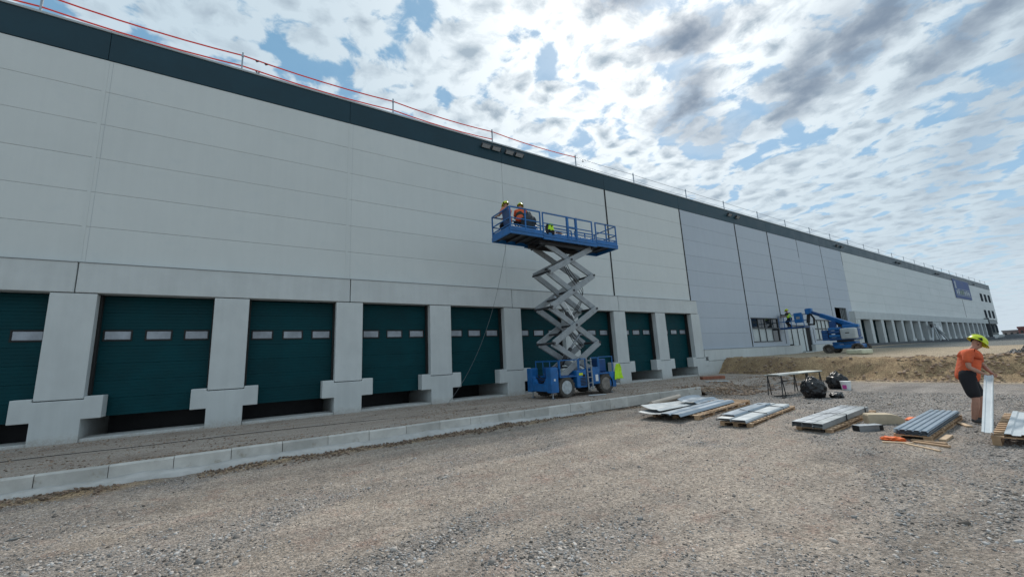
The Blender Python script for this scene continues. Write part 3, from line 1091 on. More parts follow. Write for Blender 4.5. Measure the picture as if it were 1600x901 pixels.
def build_far():
    Yf = 15.7
    x0 = 53.0
    xs = [53.45+3.62*i for i in range(20)]
    wide = 8
    b = WB()
    b.box((x0, Yf, 4.22), (122.6, WP+0.1, 5.06))
    b.build('lintel_beam', CONC, bevel=0.01)
    WB().box((x0, Yf+0.02, 0.9), (x0+0.34, WP+0.1, 4.22)).build('pillar', CONC)
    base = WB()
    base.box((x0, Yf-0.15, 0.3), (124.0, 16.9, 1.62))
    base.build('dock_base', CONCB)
    cm = MB().box((-0.42, 0, 1.62), (0.42, 0.55, 4.215)).mesh('pillar', CONC)
    fm = MB().box((-0.75, -0.02, 1.63), (0.75, 0.3, 1.95)).mesh('bumper_foot', CONC)
    dm = MB()
    for r in range(12):
        dm.box((-1.62, 0.004*(r % 2), 1.64+r*0.215), (1.62, 0.05, 1.64+r*0.215+0.205))
    dm = dm.mesh('dock_door', GREENV)
    for i, x in enumerate(xs[:19]):
        wlink('pillar', cm, (x+0.45, Yf+0.03, 0))
        if i > 4:
            wlink('bumper_foot', fm, (x+0.45, Yf+0.01, 0))
        if i == wide:
            WB().box((x+0.9, Yf+0.06, 1.63), (x+3.62, Yf+0.5, 4.21)).build('blank_panel', CONC)
        else:
            wlink('dock_door', dm, (x+0.45+1.81, Yf+0.95, 0))
    WB().box((122.65, Yf-0.12, 0.9), (122.95, WP+0.1, 5.35)).build('fire_wall', CONCB)
    # office windows at the far corner
    for z in (2.45, 5.5, 8.9):
        for k in range(3):
            xa = 124.9+k*4.0
            o = WB().box((xa, WP-0.03, z), (xa+2.0, WP+0.02, z+1.6)).build('window', FARP)
            MB().box((xa+0.08, WP-0.05, z+0.08), (xa+1.92, WP-0.031, z+1.52)).build('pane', FARP, o)
    WB().box((124, Yf+0.1, 0.9), (XE+0.3, WP+0.05, 2.0)).build('plinth_slab', CONC)
    WB().box((107.8, WP-0.02, 5.3), (107.9, WP-0.004, 8.5)).build('banner_rope', STEELD)


build_far()


def build_banner():
    b = thing('banner', 'large blue banner with pale lettering high on the far warehouse wall', 'banner', (103.5, WP-0.05, 8.7))
    w, h = 12.4, 3.4
    def pc(name, m, x0, x1, z0, z1, dy):
        MB().box((x0, -0.03-dy, z0), (x1, -dy, z1)).build(name, m, b)
    pc('sheet', BANNER, 0, w, 0, h, 0)
    pc('print', BANW, 0.7, 1.7, 1.75, h-0.35, 0.033)
    x = 0.9
    for i, ww in enumerate((1.0, 1.1, 1.4, 1.1, 1.2, 1.0, 1.3)):
        pc('print', BANG if i in (2, 3) else BANW, x, x+ww, 0.75, 1.45+0.12*(i % 2), 0.033)
        x += ww+0.35
    pc('print', BANW, 2.0, w-0.7, 1.66, 1.74, 0.033)
    pc('print', BANW, 1.0, w-0.6, 0.52, 0.62, 0.033)


build_banner()


# ------------------------------------------------------------------ roof edge rail
def build_rail():
    r = thing('roof_safety_rail', 'temporary edge rail of posts with red tape and wire along the roof', 'guard rail', (0, 16.45, 12.8))
    y = 0
    px = [-11.2, -6.1, -0.95, 4.75, 9.95, 15.75, 20.9, 26.7, 31.8, 37.2, 42.4, 47.7, 52.8, 57.8, 62.9, 68.2, 73.4, 78.6, 83.8, 89, 94.2, 99.4, 104.6, 109.8, 115, 120.2, 125.4, 130.6, 135.8]
    pm = MB()
    pm.bar((0, 0, -0.1), (0, 0, 0.92), 0.05)
    pm.box((-0.07, -0.05, -0.1), (0.07, 0.05, 0.02))
    pm.box((-0.035, -0.035, 0.74), (0.035, 0.035, 0.80))
    pm = pm.mesh('post', GALV)
    for x in px:
        link('post', pm, r, (x, 0, 0))
    for (x0, x1, m, rad) in ((0, 5, RED, 0.026), (5, 28, GALV, 0.013)):
        for zz in (0.80, 0.36):
            for i in range(x0, x1):
                a, b = px[i], px[i+1]
                if m is RED and zz < 0.5 and i > 3:
                    continue
                pts = [(a+(b-a)*t, 0, zz-0.10*4*t*(1-t)*(1 if m is RED else 0.3)) for t in np.linspace(0, 1, 7)]
                MB().tube(pts, rad, 5).build('red_tape' if m is RED else 'wire', m, r)
    for x, z in ((-0.55, 0.78), (-0.25, 0.76), (-0.5, 0.3), (16.3, 0.7), (48.2, 0.8)):
        MB().tube([(x, 0, z), (x+0.05, 0, z-0.07), (x+0.11, 0, z-0.02)], 0.025, 5).build('clip', STEELD, r)


build_rail()


def floodlight(x, z, label, lit=True, group='floodlights under the roof edge'):
    f = thing('floodlight', label, 'floodlight', (x, WP-0.03, z), 0, group)
    f.scale = (1.12, 0.55, 0.75)
    MB().box((-0.02, -0.10, -0.05), (0.02, 0.02, 0.22)).box((-0.12, -0.02, 0.05), (0.12, 0.02, 0.16)).build('bracket', STEELD, f)
    M = Matrix.Translation((0, -0.24, -0.04)) @ Matrix.Rotation(R(-28), 4, 'X')
    mb = MB()
    mb.box((-0.23, -0.17, -0.04), (0.23, 0.17, 0.05), M)
    mb.box((-0.235, -0.175, -0.065), (-0.205, 0.175, 0.052), M)
    mb.box((0.205, -0.175, -0.065), (0.235, 0.175, 0.052), M)
    for k in range(5):
        mb.box((-0.20, -0.15+0.07*k, 0.053), (0.20, -0.13+0.07*k, 0.10), M)
    mb.build('housing', STEELD, f)
    MB().box((-0.20, -0.15, -0.052), (0.20, 0.15, -0.041), M).build('lens', LENS, f)


for i, (x, z, lb) in enumerate(((9.32, 12.45, 'black floodlight, leftmost of the four above the big scissor lift'),
                                (9.93, 12.45, 'black floodlight, second of the four above the big scissor lift'),
                                (10.72, 12.45, 'black floodlight, third of the four above the big scissor lift'),
                                (11.34, 12.45, 'black floodlight, rightmost of the four above the big scissor lift'),
                                (31.7, 12.4, 'black floodlight just left of the dark joint where grey blue panels begin'),
                                (32.9, 12.38, 'black floodlight just right of the dark joint in the grey blue panels'),
                                (53.2, 12.3, 'black floodlight left in the pair above the tall dark opening'),
                                (54.4, 12.3, 'black floodlight right in the pair above the tall dark opening'),
                                (73.2, 12.25, 'left floodlight of the far pair midway to the blue banner'),
                                (74.6, 12.25, 'right floodlight of the far pair midway to the blue banner'),
                                (93.0, 12.2, 'left floodlight of the pair just before the blue banner'),
                                (94.6, 12.2, 'right floodlight of the pair just before the blue banner'),
                                (121.0, 12.1, 'floodlight between the blue banner and the far corner'))):
    floodlight(x, z, lb)


# ------------------------------------------------------------------ wheels
def wheel_meshes(r, w, rimm, lugs=18):
    t = MB()
    n = 28
    prof = [(-w*0.42, 0.60*r), (-w*0.5, 0.72*r), (-w*0.5, 0.92*r), (-w*0.40, 0.97*r), (w*0.40, 0.97*r), (w*0.5, 0.92*r), (w*0.5, 0.72*r), (w*0.42, 0.60*r)]
    for k in range(n):
        a = 2*math.pi*k/n
        for y, q in prof:
            t.v.append((q*math.cos(a), y, q*math.sin(a)))
    L = len(prof)
    for k in range(n):
        for j in range(L):
            a, b = k*L+j, k*L+(j+1) % L
            c, d = ((k+1) % n)*L+(j+1) % L, ((k+1) % n)*L+j
            t.f.append((a, d, c, b))
    for k in range(lugs):
        for s in (-1, 1):
            a = 2*math.pi*(k+0.25*s)/lugs
            M = Matrix.Rotation(-a, 4, 'Y') @ Matrix.Translation((0.965*r, s*w*0.25, 0)) @ Matrix.Rotation(R(28*s), 4, 'X')
            t.box((-0.02, -w*0.25, -0.028*r/0.4), (0.038*r, w*0.25, 0.028*r/0.4), M)
    tm = t.mesh('tyre', TYRE)
    q = MB()
    q.tube([(0, -w*0.44, 0), (0, -w*0.47, 0), (0, -w*0.44, 0), (0, -w*0.20, 0), (0, -w*0.22, 0)], [0.64*r, 0.61*r, 0.56*r, 0.50*r, 0.05*r], 24, caps=False)
    q.tube([(0, -w*0.46, 0), (0, -w*0.20, 0)], [0.16*r, 0.22*r], 12)
    for k in range(8):
        a = 2*math.pi*k/8
        q.tube([(0.32*r*math.cos(a), -w*0.29, 0.32*r*math.sin(a)), (0.32*r*math.cos(a), -w*0.20, 0.32*r*math.sin(a))], 0.035*r, 6)
    return tm, q.mesh('rim', rimm)


def put_wheel(parent, loc, tm, rm, face=-1, rotz=0.0):
    w = bpy.data.objects.new('wheel', None)
    COL.objects.link(w)
    w.parent = parent
    w.location = loc
    w.rotation_euler = (0, random.uniform(0, 3), rotz+(0 if face < 0 else math.pi))
    w.empty_display_size = 0.2
    link('tyre', tm, w)
    link('rim', rm, w)


# ------------------------------------------------------------------ scissor lift
def build_scissor():
    gz = 0.19
    s = thing('scissor_lift', 'big blue scissor lift on the dock apron with its grey scissor raised', 'scissor lift', (11.2, 13.05, gz))
    O = Vector((11.2, 13.05, gz))

    def L(x, y, z):
        return (x-O.x, y-O.y, z-O.z)

    def P():
        return MB()
    YN, YF = 12.25, 13.85
    # chassis
    mb = P()
    mb.box(L(9.9, YN+0.28, 0.50), L(13.0, YF-0.28, 0.95))
    mb.box(L(10.0, YN+0.10, 0.95), L(12.95, YF-0.10, 1.04))
    mb.build('chassis', BLUED, s, bevel=0.015)
    tm, rm = wheel_meshes(0.40, 0.30, RIM)
    _, rm2 = wheel_meshes(0.40, 0.30, RIMD)
    for x, y, f, q in ((10.30, YN+0.15, -1, rm), (12.42, YN+0.15, -1, rm2), (10.30, YF-0.15, 1, rm), (12.42, YF-0.15, 1, rm2)):
        put_wheel(s, L(x, y, gz+0.40), tm, q, f)
    # end frames with outrigger housings: two towers and a low sill, at both ends
    for xe, dx in ((9.55, 1), (13.02, -1)):
        xa, xb = sorted((xe, xe+dx*0.36))
        mb = P()
        mb.box(L(xa, YN+0.02, 0.46), L(xb, YF-0.02, 0.74))
        mb.build('end_frame', BLUE, s, bevel=0.02)
        for y0, y1 in ((YN, YN+0.30), (YF-0.30, YF)):
            mb = P()
            mb.box(L(xa-0.02, y0, 0.42), L(xb-0.02, y1, 1.36 if xe < 10 else 1.05))
            mb.build('outrigger_housing', BLUE, s, bevel=0.03, seg=2)
            yc = (y0+y1)/2
            mb = P()
            mb.tube([L(xa+0.14, yc, 0.5), L(xa+0.14, yc, gz+0.03)], 0.028, 8)
            mb.tube([L(xa+0.14, yc, gz+0.035), L(xa+0.14, yc, gz+0.005)], [0.06, 0.11], 12)
            mb.build('outrigger_foot', GALV, s, smooth=False)
    # bent gusset next to the low sill
    for y0, y1, y2 in ((YN+0.31, YN+0.55, 1), (YF-0.31, YF-0.55, 1)):
        mb = P()
        mb.add([L(9.57, y0, 0.745), L(9.57, y1, 0.745), L(9.57, y0, 1.05), L(9.72, y0, 0.745), L(9.72, y1, 0.745), L(9.72, y0, 1.05)],
               [(0, 1, 2), (3, 5, 4), (0, 3, 4, 1), (1, 4, 5, 2), (2, 5, 3, 0)])
        mb.build('gusset', BLUE, s)
    # hydraulic box, hoses behind the end frame
    P().box(L(9.95, 12.75, 0.96), L(10.25, 13.25, 1.38)).build('control_box', BLUED, s, bevel=0.03)
    P().box(L(9.935, 12.92, 1.18), L(9.949, 13.06, 1.30)).build('sticker', WHITE, s)
    P().box(L(9.66, YN-0.006, 0.86), L(9.74, YN-0.002, 0.94)).build('sticker', WHITE, s)
    for k in range(4):
        mb = P()
        pts = [L(9.80+0.05*math.sin(t*3+k), 12.6+0.9*t, 0.80+0.06*k+0.08*math.sin(5*t+k)) for t in np.linspace(0, 1, 12)]
        mb.tube(pts, 0.018, 6).build('hose', RUBBER, s, smooth=True)
    # side boxes: engine (left of ladder) and fuel or battery box (right)
    mb = P()
    mb.box(L(10.82, YN-0.02, 0.52), L(11.34, YN+0.5, 1.20))
    mb.build('engine_box', BLUE, s, bevel=0.05, seg=3)
    for k in range(6):
        P().box(L(10.98, YN-0.034, 0.60+0.055*k), L(11.28, YN-0.022, 0.63+0.055*k)).build('vent_slat', RUBBER, s)
    P().box(L(10.92, YN-0.030, 1.0), L(11.12, YN-0.022, 1.09)).build('sticker', HELM, s)
    P().box(L(11.12, YN-0.034, 0.93), L(11.24, YN-0.022, 1.03)).build('latch', RUBBER, s)
    mb = P()
    mb.box(L(11.62, YN-0.02, 0.60), L(12.06, YN+0.5, 1.24))
    mb.build('battery_box', BLUE, s, bevel=0.05, seg=3)
    P().box(L(11.80, YN-0.030, 0.72), L(11.95, YN-0.022, 0.98)).build('sticker', WHITE, s)
    # ladder
    mb = P()
    for x in (11.37, 11.60):
        mb.bar(L(x, YN-0.05, 0.42), L(x, YN-0.02, 1.66), 0.035, 0.05)
    mb.build('ladder', SCIS, s)
    for k in range(6):
        P().bar(L(11.36, YN-0.05, 0.46+0.22*k), L(11.61, YN-0.05, 0.46+0.22*k), 0.05, 0.03).build('ladder_rung', GALV, s)
    # fold down side guards round the base
    def guard(x0, x1, y, z0, z1, name='side_guard', fill=True):
        mb = P()
        t = 0.035
        mb.bar(L(x0, y, z0), L(x1, y, z0), t)
        mb.bar(L(x0, y, z1), L(x1, y, z1), t)
        mb.bar(L(x0+t/2, y, z0+t/2), L(x0+t/2, y, z1-t/2), t)
        mb.bar(L(x1-t/2, y, z0+t/2), L(x1-t/2, y, z1-t/2), t)
        g = mb.build(name, BLUE, s)
        return g
    guard(9.98, 10.95, YN+0.02, 0.98, 1.62)
    guard(10.97, 11.34, YN+0.02, 1.22, 1.64)
    guard(11.64, 12.05, YN+0.02, 1.27, 1.66)
    guard(12.07, 12.88, YN+0.02, 1.00, 1.68)
    P().box(L(12.30, YN+0.30, 1.05), L(12.80, YN+0.8, 1.60)).build('tank', BLUED, s, bevel=0.04)
    guard(9.98, 12.88, YF-0.02, 0.98, 1.62)
    mb = P()
    for z in (1.0, 1.6):
        mb.bar(L(9.97, YN+0.06, z), L(9.97, YF-0.06, z), 0.035)
    for y in (YN+0.06, 12.85, 13.3, YF-0.06):
        mb.bar(L(9.97, y, 1.02), L(9.97, y, 1.58), 0.03)
    mb.build('end_guard', BLUE, s)
    # scissor arms: four crossings, two planes
    xl, xr = 9.98, 12.45
    zs = [0.98, 2.30, 3.75, 5.22, 6.42]
    yn, yf = 12.50, 13.55
    for k in range(4):
        z0, z1 = zs[k], zs[k+1]
        a0, a1 = (xl, xr) if k else (xl+0.35, xr)
        for plane, (ya, yb) in enumerate(((yn, yn+0.11), (yf, yf-0.11))):
            ends = [((xl, z0), (xr, z1), ya), ((xr, z0), (xl, z1), yb)]
            if k == 0:
                ends = [((xl+0.25, z0), (xr, z1), ya), ((xr-0.1, z0), (xl, z1), yb)]
            if k == 3:
                ends = [((xl, z0), (xr-0.02, z1), ya), ((xr, z0), (xl+0.02, z1), yb)]
            for (p, q, y) in ends:
                P().bar(L(p[0], y, p[1]), L(q[0], y, q[1]), 0.09, 0.24).build('scissor_arm', SCIS, s, bevel=0.012)
        # cross tubes and pins
        for (x, z) in ((xl, z0), (xr, z0), ((xl+xr)/2, (z0+z1)/2)):
            if k == 0 and z == z0:
                continue
            P().tube([L(x, yn-0.07, z), L(x, yf+0.07, z)], 0.05, 10).build('pivot_tube', STEELD, s)
        P().bar(L(xl+0.6, yn, z0+(z1-z0)*0.27), L(xl+0.6, yf, z0+(z1-z0)*0.27), 0.07).build('cross_member', STEELD, s)
    for (x, z) in ((xl, zs[4]), (xr, zs[4])):
        P().tube([L(x, yn-0.07, z), L(x, yf+0.07, z)], 0.05, 10).build('pivot_tube', STEELD, s)
    # lift cylinders between the planes
    for (p, q) in (((10.5, 1.25), (11.9, 2.75)), ((11.9, 2.75), (10.6, 4.3))):
        a, b = Vector(L(p[0], 13.02, p[1])), Vector(L(q[0], 13.02, q[1]))
        P().tube([a, a+(b-a)*0.55], 0.085, 14).build('cylinder', STEELD, s, smooth=True)
        P().tube([a+(b-a)*0.55, b], 0.045, 12).build('piston_rod', GALV, s, smooth=True)
    P().tube([L(10.62, 12.42, 3.95), L(11.05, 12.40, 3.30)], 0.028, 8).build('safety_prop', WHITE, s)
    for k in range(3):
        pts = []
        for i, z in enumerate(np.linspace(1.1, 6.3, 30)):
            ph = (z-0.98)/1.45
            x = 11.9+0.5*math.sin(ph*math.pi+0.3*k)*0.9
            pts.append(L(x, 13.15+0.05*k+0.03*math.sin(z*5+k), z))
        P().tube(pts, 0.014, 5).build('hydraulic_hose', RUBBER, s, smooth=True)
    # ---------------- platform
    px0, px1 = 8.0, 13.88
    py0, py1 = 12.2, 13.62
    zd = 6.62
    xm0, xm1 = 9.6, 12.55
    # main deck and the two slide out decks
    for (a, b, dz, nm) in ((xm0, xm1, 0.0, 'deck'), (px0, xm0-0.01, 0.05, 'extension_deck'), (xm1+0.01, px1, 0.05, 'extension_deck')):
        mb = P()
        mb.box(L(a-(0.25 if a > 12 else 0.0), py0+0.05, zd-0.03+dz), L(b+(0.25 if b < 10 else 0.0), py1-0.05, zd-0.004+dz))
        for q in range(int((b-a)/0.45)):
            x = a+0.2+0.45*q
            mb.box(L(x, py0+0.06, zd-0.12+dz), L(x+0.05, py1-0.06, zd-0.031+dz))
        mb.build(nm, STEELD, s)
        for y in (py0, py1):
            yy = y+0.03 if y == py0 else y-0.03
            mb = P()
            mb.box(L(a, yy-0.035, zd-0.17+dz), L(b, yy+0.035, zd+0.02+dz))
            mb.box(L(a+0.003, yy-0.055, zd-0.06+dz), L(b-0.003, yy+0.028, zd+0.0+dz))
            mb.box(L(a+0.003, yy-0.012, zd+0.021+dz), L(b-0.003, yy+0.012, zd+0.15+dz))
            mb.build('side_beam', BLUE, s, bevel=0.008)
        if nm == 'deck':
            for yy in (py0+0.32, py1-0.32):
                P().box(L(a, yy-0.05, zd-0.28), L(b, yy+0.05, zd-0.121)).build('slide_rail', STEELD, s)
    for x in (px0+0.03, px1-0.03):
        mb = P()
        mb.box(L(x-0.035, py0+0.066, zd-0.12), L(x+0.035, py1-0.066, zd+0.07))
        mb.box(L(x-0.012, py0+0.066, zd+0.071), L(x+0.012, py1-0.066, zd+0.2))
        mb.build('end_beam', BLUE, s, bevel=0.008)
    # rails
    zt = zd+0.98
    def post(x, y, w=0.045, z1=None):
        P().bar(L(x, y, zd+0.03), L(x, y, (z1 or zt)), w).build('rail_post', BLUE, s)
    def rail(x0, y0, x1, y1, z, w=0.04):
        P().bar(L(x0, y0, z), L(x1, y1, z), w).build('guard_rail', BLUE, s)
    for y in (py0+0.03, py1-0.03):
        for x in (px0+0.04, 8.75, 9.48, 9.62, 12.34, 12.56, 13.2, px1-0.04):
            post(x, y)
        if y < 13:
            for x in (10.92, 11.40):
                post(x, y, 0.085)
            rail(10.97, y, 11.35, y, zd+0.52, 0.07)
            P().bar(L(11.12, y, zd+0.03), L(11.12, y, zd+0.30), 0.05).build('latch_post', BLUE, s)
        else:
            post(11.2, y)
        for (a, b) in ((px0+0.06, 9.455), (9.645, 12.315), (12.585, px1-0.06)):
            for z in (zt-0.02, zd+0.52, zd+0.26):
                rail(a, y, b, y, z, 0.045 if z > zt-0.1 else 0.034)
    for x in (px0+0.04, px1-0.04):
        for z in (zt-0.02, zd+0.52, zd+0.26):
            rail(x, py0+0.055, x, py1-0.055, z, 0.04)
    # drive control and a small box on the deck
    P().box(L(9.22, py0+0.08, zd+0.05), L(9.36, py0+0.25, zd+0.38)).build('control_box', BLUED, s, bevel=0.02)
    P().box(L(12.9, py0+0.3, zd+0.06), L(13.3, py0+0.7, zd+0.2)).build('tool_tray', BLUED, s, bevel=0.02)
    P().tube([L(12.2, py0+0.1, zd+0.1), L(12.3, py0+0.1, zd+0.2), L(12.45, py0+0.1, zd+0.22), L(12.55, py0+0.1, zd+0.1)], 0.02, 6).build('handle', BLUED, s)
    return zd


ZD = build_scissor()


def lumpy(name, m, parent, loc, scale, seed, sub=4, amp=0.25, freq=2.0, flat=True, tie=None):
    """an irregular sack like closed surface"""
    bm = bmesh.new()
    bmesh.ops.create_icosphere(bm, subdivisions=sub, radius=1)
    from mathutils import noise as mn
    for v in bm.verts:
        p = v.co.copy()
        d = 1+amp*mn.fractal(p*freq+Vector((seed, seed*2, 0)), 0.7, 2.0, 4)
        ridge = abs(mn.noise(p*freq*2.2+Vector((seed*3, 0, 5))))
        d += amp*0.5*(0.3-ridge)
        v.co = p*d
        if flat and v.co.z < -0.72:
            v.co.z = -0.72-(v.co.z+0.72)*-0.06
        if tie:
            k = max(0.0, v.co.z-0.62)
            v.co.x *= 1-min(0.55, k*tie)
            v.co.y *= 1-min(0.55, k*tie)
            v.co.z += k*0.4
        v.co.x *= scale[0]
        v.co.y *= scale[1]
        v.co.z = (v.co.z+(0.74 if flat else 0))*scale[2]
    me = bpy.data.meshes.new(name)
    bm.to_mesh(me)
    bm.free()
    me.materials.append(m)
    me.shade_smooth()
    return link(name, me, parent, loc)


def cloth(name, m, w, h, fold, loc, rotz, seed, th=0.012):
    """hanging piece of cloth with folds, real thickness"""
    nx, nz = 14, 16
    mb = MB()
    for side in (0, 1):
        for j in range(nz+1):
            for i in range(nx+1):
                u, v = i/nx, j/nz
                wd = w*(0.55+0.45*math.sin(min(1, v*2.2)*math.pi/2))*(1+0.08*math.sin(v*7+seed))
                y = fold*math.sin(u*9+seed+v*1.5)*(0.3+v)+0.05*math.sin(v*3+seed)
                mb.v.append(((u-0.5)*wd+0.04*math.sin(v*4+seed), y+side*th, -h*v*(1-0.12*abs(math.sin(u*5+seed)))))
    N = (nx+1)*(nz+1)
    for j in range(nz):
        for i in range(nx):
            a = j*(nx+1)+i
            mb.f.append((a, a+1, a+nx+2, a+nx+1))
            mb.f.append((a+N, a+nx+1+N, a+nx+2+N, a+1+N))
    rim = [i for i in range(nx+1)]+[j*(nx+1)+nx for j in range(1, nz+1)]+[nz*(nx+1)+i for i in range(nx-1, -1, -1)]+[j*(nx+1) for j in range(nz-1, 0, -1)]
    for a, b in zip(rim, rim[1:]+rim[:1]):
        mb.f.append((b, a, a+N, b+N))
    o = mb.build(name, m, smooth=True)
    o.location = loc
    o.rotation_euler = (0, 0, rotz)
    return o


# ------------------------------------------------------------------ people
def skin_mesh(name, chains, mats, parent=None, sub=2):
    """chains: list of [(point, radius or (rx,ry)), ...]; all grown with the Skin modifier, joined at shared points.
    mats: material"""
    verts, edges, rad = [], [], []
    index = {}
    for ch in chains:
        prev = None
        for p, r in ch:
            key = tuple(round(c, 4) for c in p)
            if key not in index:
                index[key] = len(verts)
                verts.append(p)
                rad.append(r if isinstance(r, tuple) else (r, r))
            k = index[key]
            if prev is not None and prev != k and (prev, k) not in edges and (k, prev) not in edges:
                edges.append((prev, k))
            prev = k
    me = bpy.data.meshes.new(name)
    me.from_pydata(verts, edges, [])
    o = bpy.data.objects.new(name, me)
    COL.objects.link(o)
    o.modifiers.new('skin', 'SKIN').use_smooth_shade = True
    for i, sv in enumerate(me.skin_vertices[0].data):
        sv.radius = rad[i]
        sv.use_root = (i == 0)
    ss = o.modifiers.new('sub', 'SUBSURF')
    ss.levels = ss.render_levels = sub
    dg = bpy.context.evaluated_depsgraph_get()
    me2 = bpy.data.meshes.new_from_object(o.evaluated_get(dg))
    bpy.data.objects.remove(o)
    me2.materials.clear()
    me2.materials.append(mats)
    me2.name = name
    return me2


def join_meshes(name, mes, m):
    bm = bmesh.new()
    for me in mes:
        bm.from_mesh(me)
    out = bpy.data.meshes.new(name)
    bm.to_mesh(out)
    bm.free()
    out.materials.append(m)
    out.shade_smooth()
    return out


def hand_chains(wr, el, curl=0.6, side=1, pal=None):
    """palm and five fingers beyond the wrist; returns chain list"""
    d = (Vector(wr)-Vector(el)).normalized()
    n = Vector(pal) if pal else Vector((0, 0, -1))
    n = (n-d*n.dot(d)).normalized()
    s = d.cross(n)*side
    w = Vector(wr)
    ch = [[(tuple(w), 0.026), (tuple(w+d*0.05), (0.036, 0.020)), (tuple(w+d*0.088), (0.036, 0.018))]]
    fingers = []
    for i, (o, ln) in enumerate(((-0.030, 0.066), (-0.010, 0.078), (0.010, 0.073), (0.030, 0.056))):
        b = w+d*0.082+s*o
        d1 = (d*math.cos(curl*0.6)+n*math.sin(curl*0.6))
        d2 = (d*math.cos(curl*1.5)+n*math.sin(curl*1.5))
        fingers.append([(tuple(b), 0.0095), (tuple(b+d1*ln*0.5), 0.009), (tuple(b+d1*ln*0.5+d2*ln*0.5), 0.0075)])
    b = w+d*0.028-s*0.030
    t1 = (d*0.55-s*0.6+n*0.4).normalized()
    t2 = (d*0.8-s*0.1+n*0.55).normalized()
    fingers.append([(tuple(b), 0.012), (tuple(b+t1*0.038), 0.0105), (tuple(b+t1*0.038+t2*0.032), 0.009)])
    return ch, fingers


def person(label, loc, rotz, J, shirt=TEE, legs=BLK, shorts=True, vest=None, group=None, helmet=True):
    """J: joint positions in local space (x right, y forward, z up)"""
    t = thing('person', label, 'person', loc, rotz, group)
    V = {k: Vector(v) for k, v in J.items()}
    hd, nk, ch, wa, pe = V['head'], V['neck'], V['chest'], V['waist'], V['pelvis']
    up_h = (hd-nk).normalized()
    face = Vector(J.get('face', (0, 1, -0.3))).normalized()
    face = (face-up_h*face.dot(up_h)).normalized()
    mes = []
    chains = [[(tuple(pe), (0.15, 0.125)), (tuple(wa), (0.145, 0.115)), (tuple(ch), (0.165, 0.125)), (tuple(ch+(nk-ch)*0.5), (0.125, 0.105)), (tuple(nk-up_h*0.03), 0.062), (tuple(nk+up_h*0.02), 0.056), (tuple(hd-up_h*0.075+face*0.03), (0.062, 0.07)), (tuple(hd), (0.076, 0.092)), (tuple(hd+up_h*0.085), (0.062, 0.075))]]
    extra = []
    for sd, sg in (('r', 1), ('l', -1)):
        sh, el, wr = V['sh_'+sd], V['el_'+sd], V['wr_'+sd]
        chains.append([(tuple(ch+(nk-ch)*0.5), (0.125, 0.105)), (tuple(sh), 0.070), (tuple((sh+el)/2), 0.053), (tuple(el), 0.043), (tuple(el*0.6+wr*0.4), 0.042), (tuple(wr), 0.026)])
        hc, fg = hand_chains(wr, el, 0.8, sg)
        chains += hc
        extra += fg
        hp, kn, an = V['hip_'+sd], V['kn_'+sd], V['an_'+sd]
        toe = V['toe_'+sd]
        chains.append([(tuple(pe), (0.15, 0.125)), (tuple(hp), 0.092), (tuple((hp+kn)/2), 0.078), (tuple(kn), 0.062), (tuple(kn*0.65+an*0.35), 0.066), (tuple(an), 0.042), (tuple(an+Vector((0, 0, -0.03))), 0.036)])
    mes.append(skin_mesh('body', chains, SKIN))
    for f in extra:
        mes.append(skin_mesh('finger', [f], SKIN, sub=1))
    # face: nose, brow, ears
    fm = MB()
    sx = face.cross(up_h)
    nose = hd+face*0.095-up_h*0.012
    fm.add([nose+up_h*0.03-face*0.01, nose-up_h*0.02+face*0.022, nose-up_h*0.025+sx*0.017-face*0.008, nose-up_h*0.025-sx*0.017-face*0.008], [(0, 1, 2), (0, 3, 1), (1, 3, 2), (0, 2, 3)])
    for q in (1, -1):
        c = hd+sx*0.079*q-face*0.012
        fm.tube([c-up_h*0.032, c-up_h*0.01+sx*0.012*q, c+up_h*0.028+sx*0.010*q], [0.010, 0.015, 0.012], 6)
    mes.append(fm.mesh('f', SKIN))
    link('body', join_meshes('body', mes, SKIN), t)
    em = MB()
    for q in (1, -1):
        c = hd+face*0.083+sx*0.031*q+up_h*0.012
        em.tube([c-sx*0.012, c, c+sx*0.012], [0.004, 0.008, 0.004], 6)
    em.build('eyes', BLK, t)
    c = hd+face*0.088-up_h*0.052
    MB().tube([c-sx*0.024, c+face*0.004, c+sx*0.024], [0.004, 0.006, 0.004], 6).build('mouth', mat('lips', (0.30, 0.10, 0.08), 0.6), t)
    # clothes
    shc = [[(tuple(pe+(pe-wa)*0.75), (0.20, 0.182)), (tuple(pe+(wa-pe)*0.2), (0.205, 0.186)), (tuple(wa), (0.196, 0.176)), (tuple(ch), (0.20, 0.16)), (tuple(ch+(nk-ch)*0.5), (0.15, 0.125)), (tuple(nk-up_h*0.035), 0.074)]]
    for sd in 'rl':
        sh, el = V['sh_'+sd], V['el_'+sd]
        shc.append([(tuple(ch+(nk-ch)*0.5), (0.15, 0.125)), (tuple(sh), 0.098), (tuple(sh*0.55+el*0.45), 0.083), (tuple(sh*0.22+el*0.78), 0.080)])
    link('shirt', skin_mesh('shirt', shc, shirt), t)
    if vest:
        vc = [[(tuple(pe+(wa-pe)*0.2), (0.20, 0.17)), (tuple(wa), (0.20, 0.17)), (tuple(ch), (0.21, 0.168)), (tuple(ch+(nk-ch)*0.5), (0.14, 0.115))]]
        link('vest', skin_mesh('vest', vc, vest), t)
    lc = []
    for sd in 'rl':
        hp, kn, an = V['hip_'+sd], V['kn_'+sd], V['an_'+sd]
        base = [(tuple(pe+(wa-pe)*1.2), (0.165, 0.14)), (tuple(pe), (0.18, 0.156)), (tuple(hp), 0.130), (tuple((hp+kn)/2), 0.122)]
        if shorts:
            base += [(tuple(hp*0.02+kn*0.98), 0.115)]
        else:
            base += [(tuple(kn), 0.082), (tuple((kn+an)/2), 0.076), (tuple(an+Vector((0, 0, 0.02))), 0.068)]
        lc.append(base)
    link('shorts' if shorts else 'trousers', skin_mesh('legs', lc, legs), t)
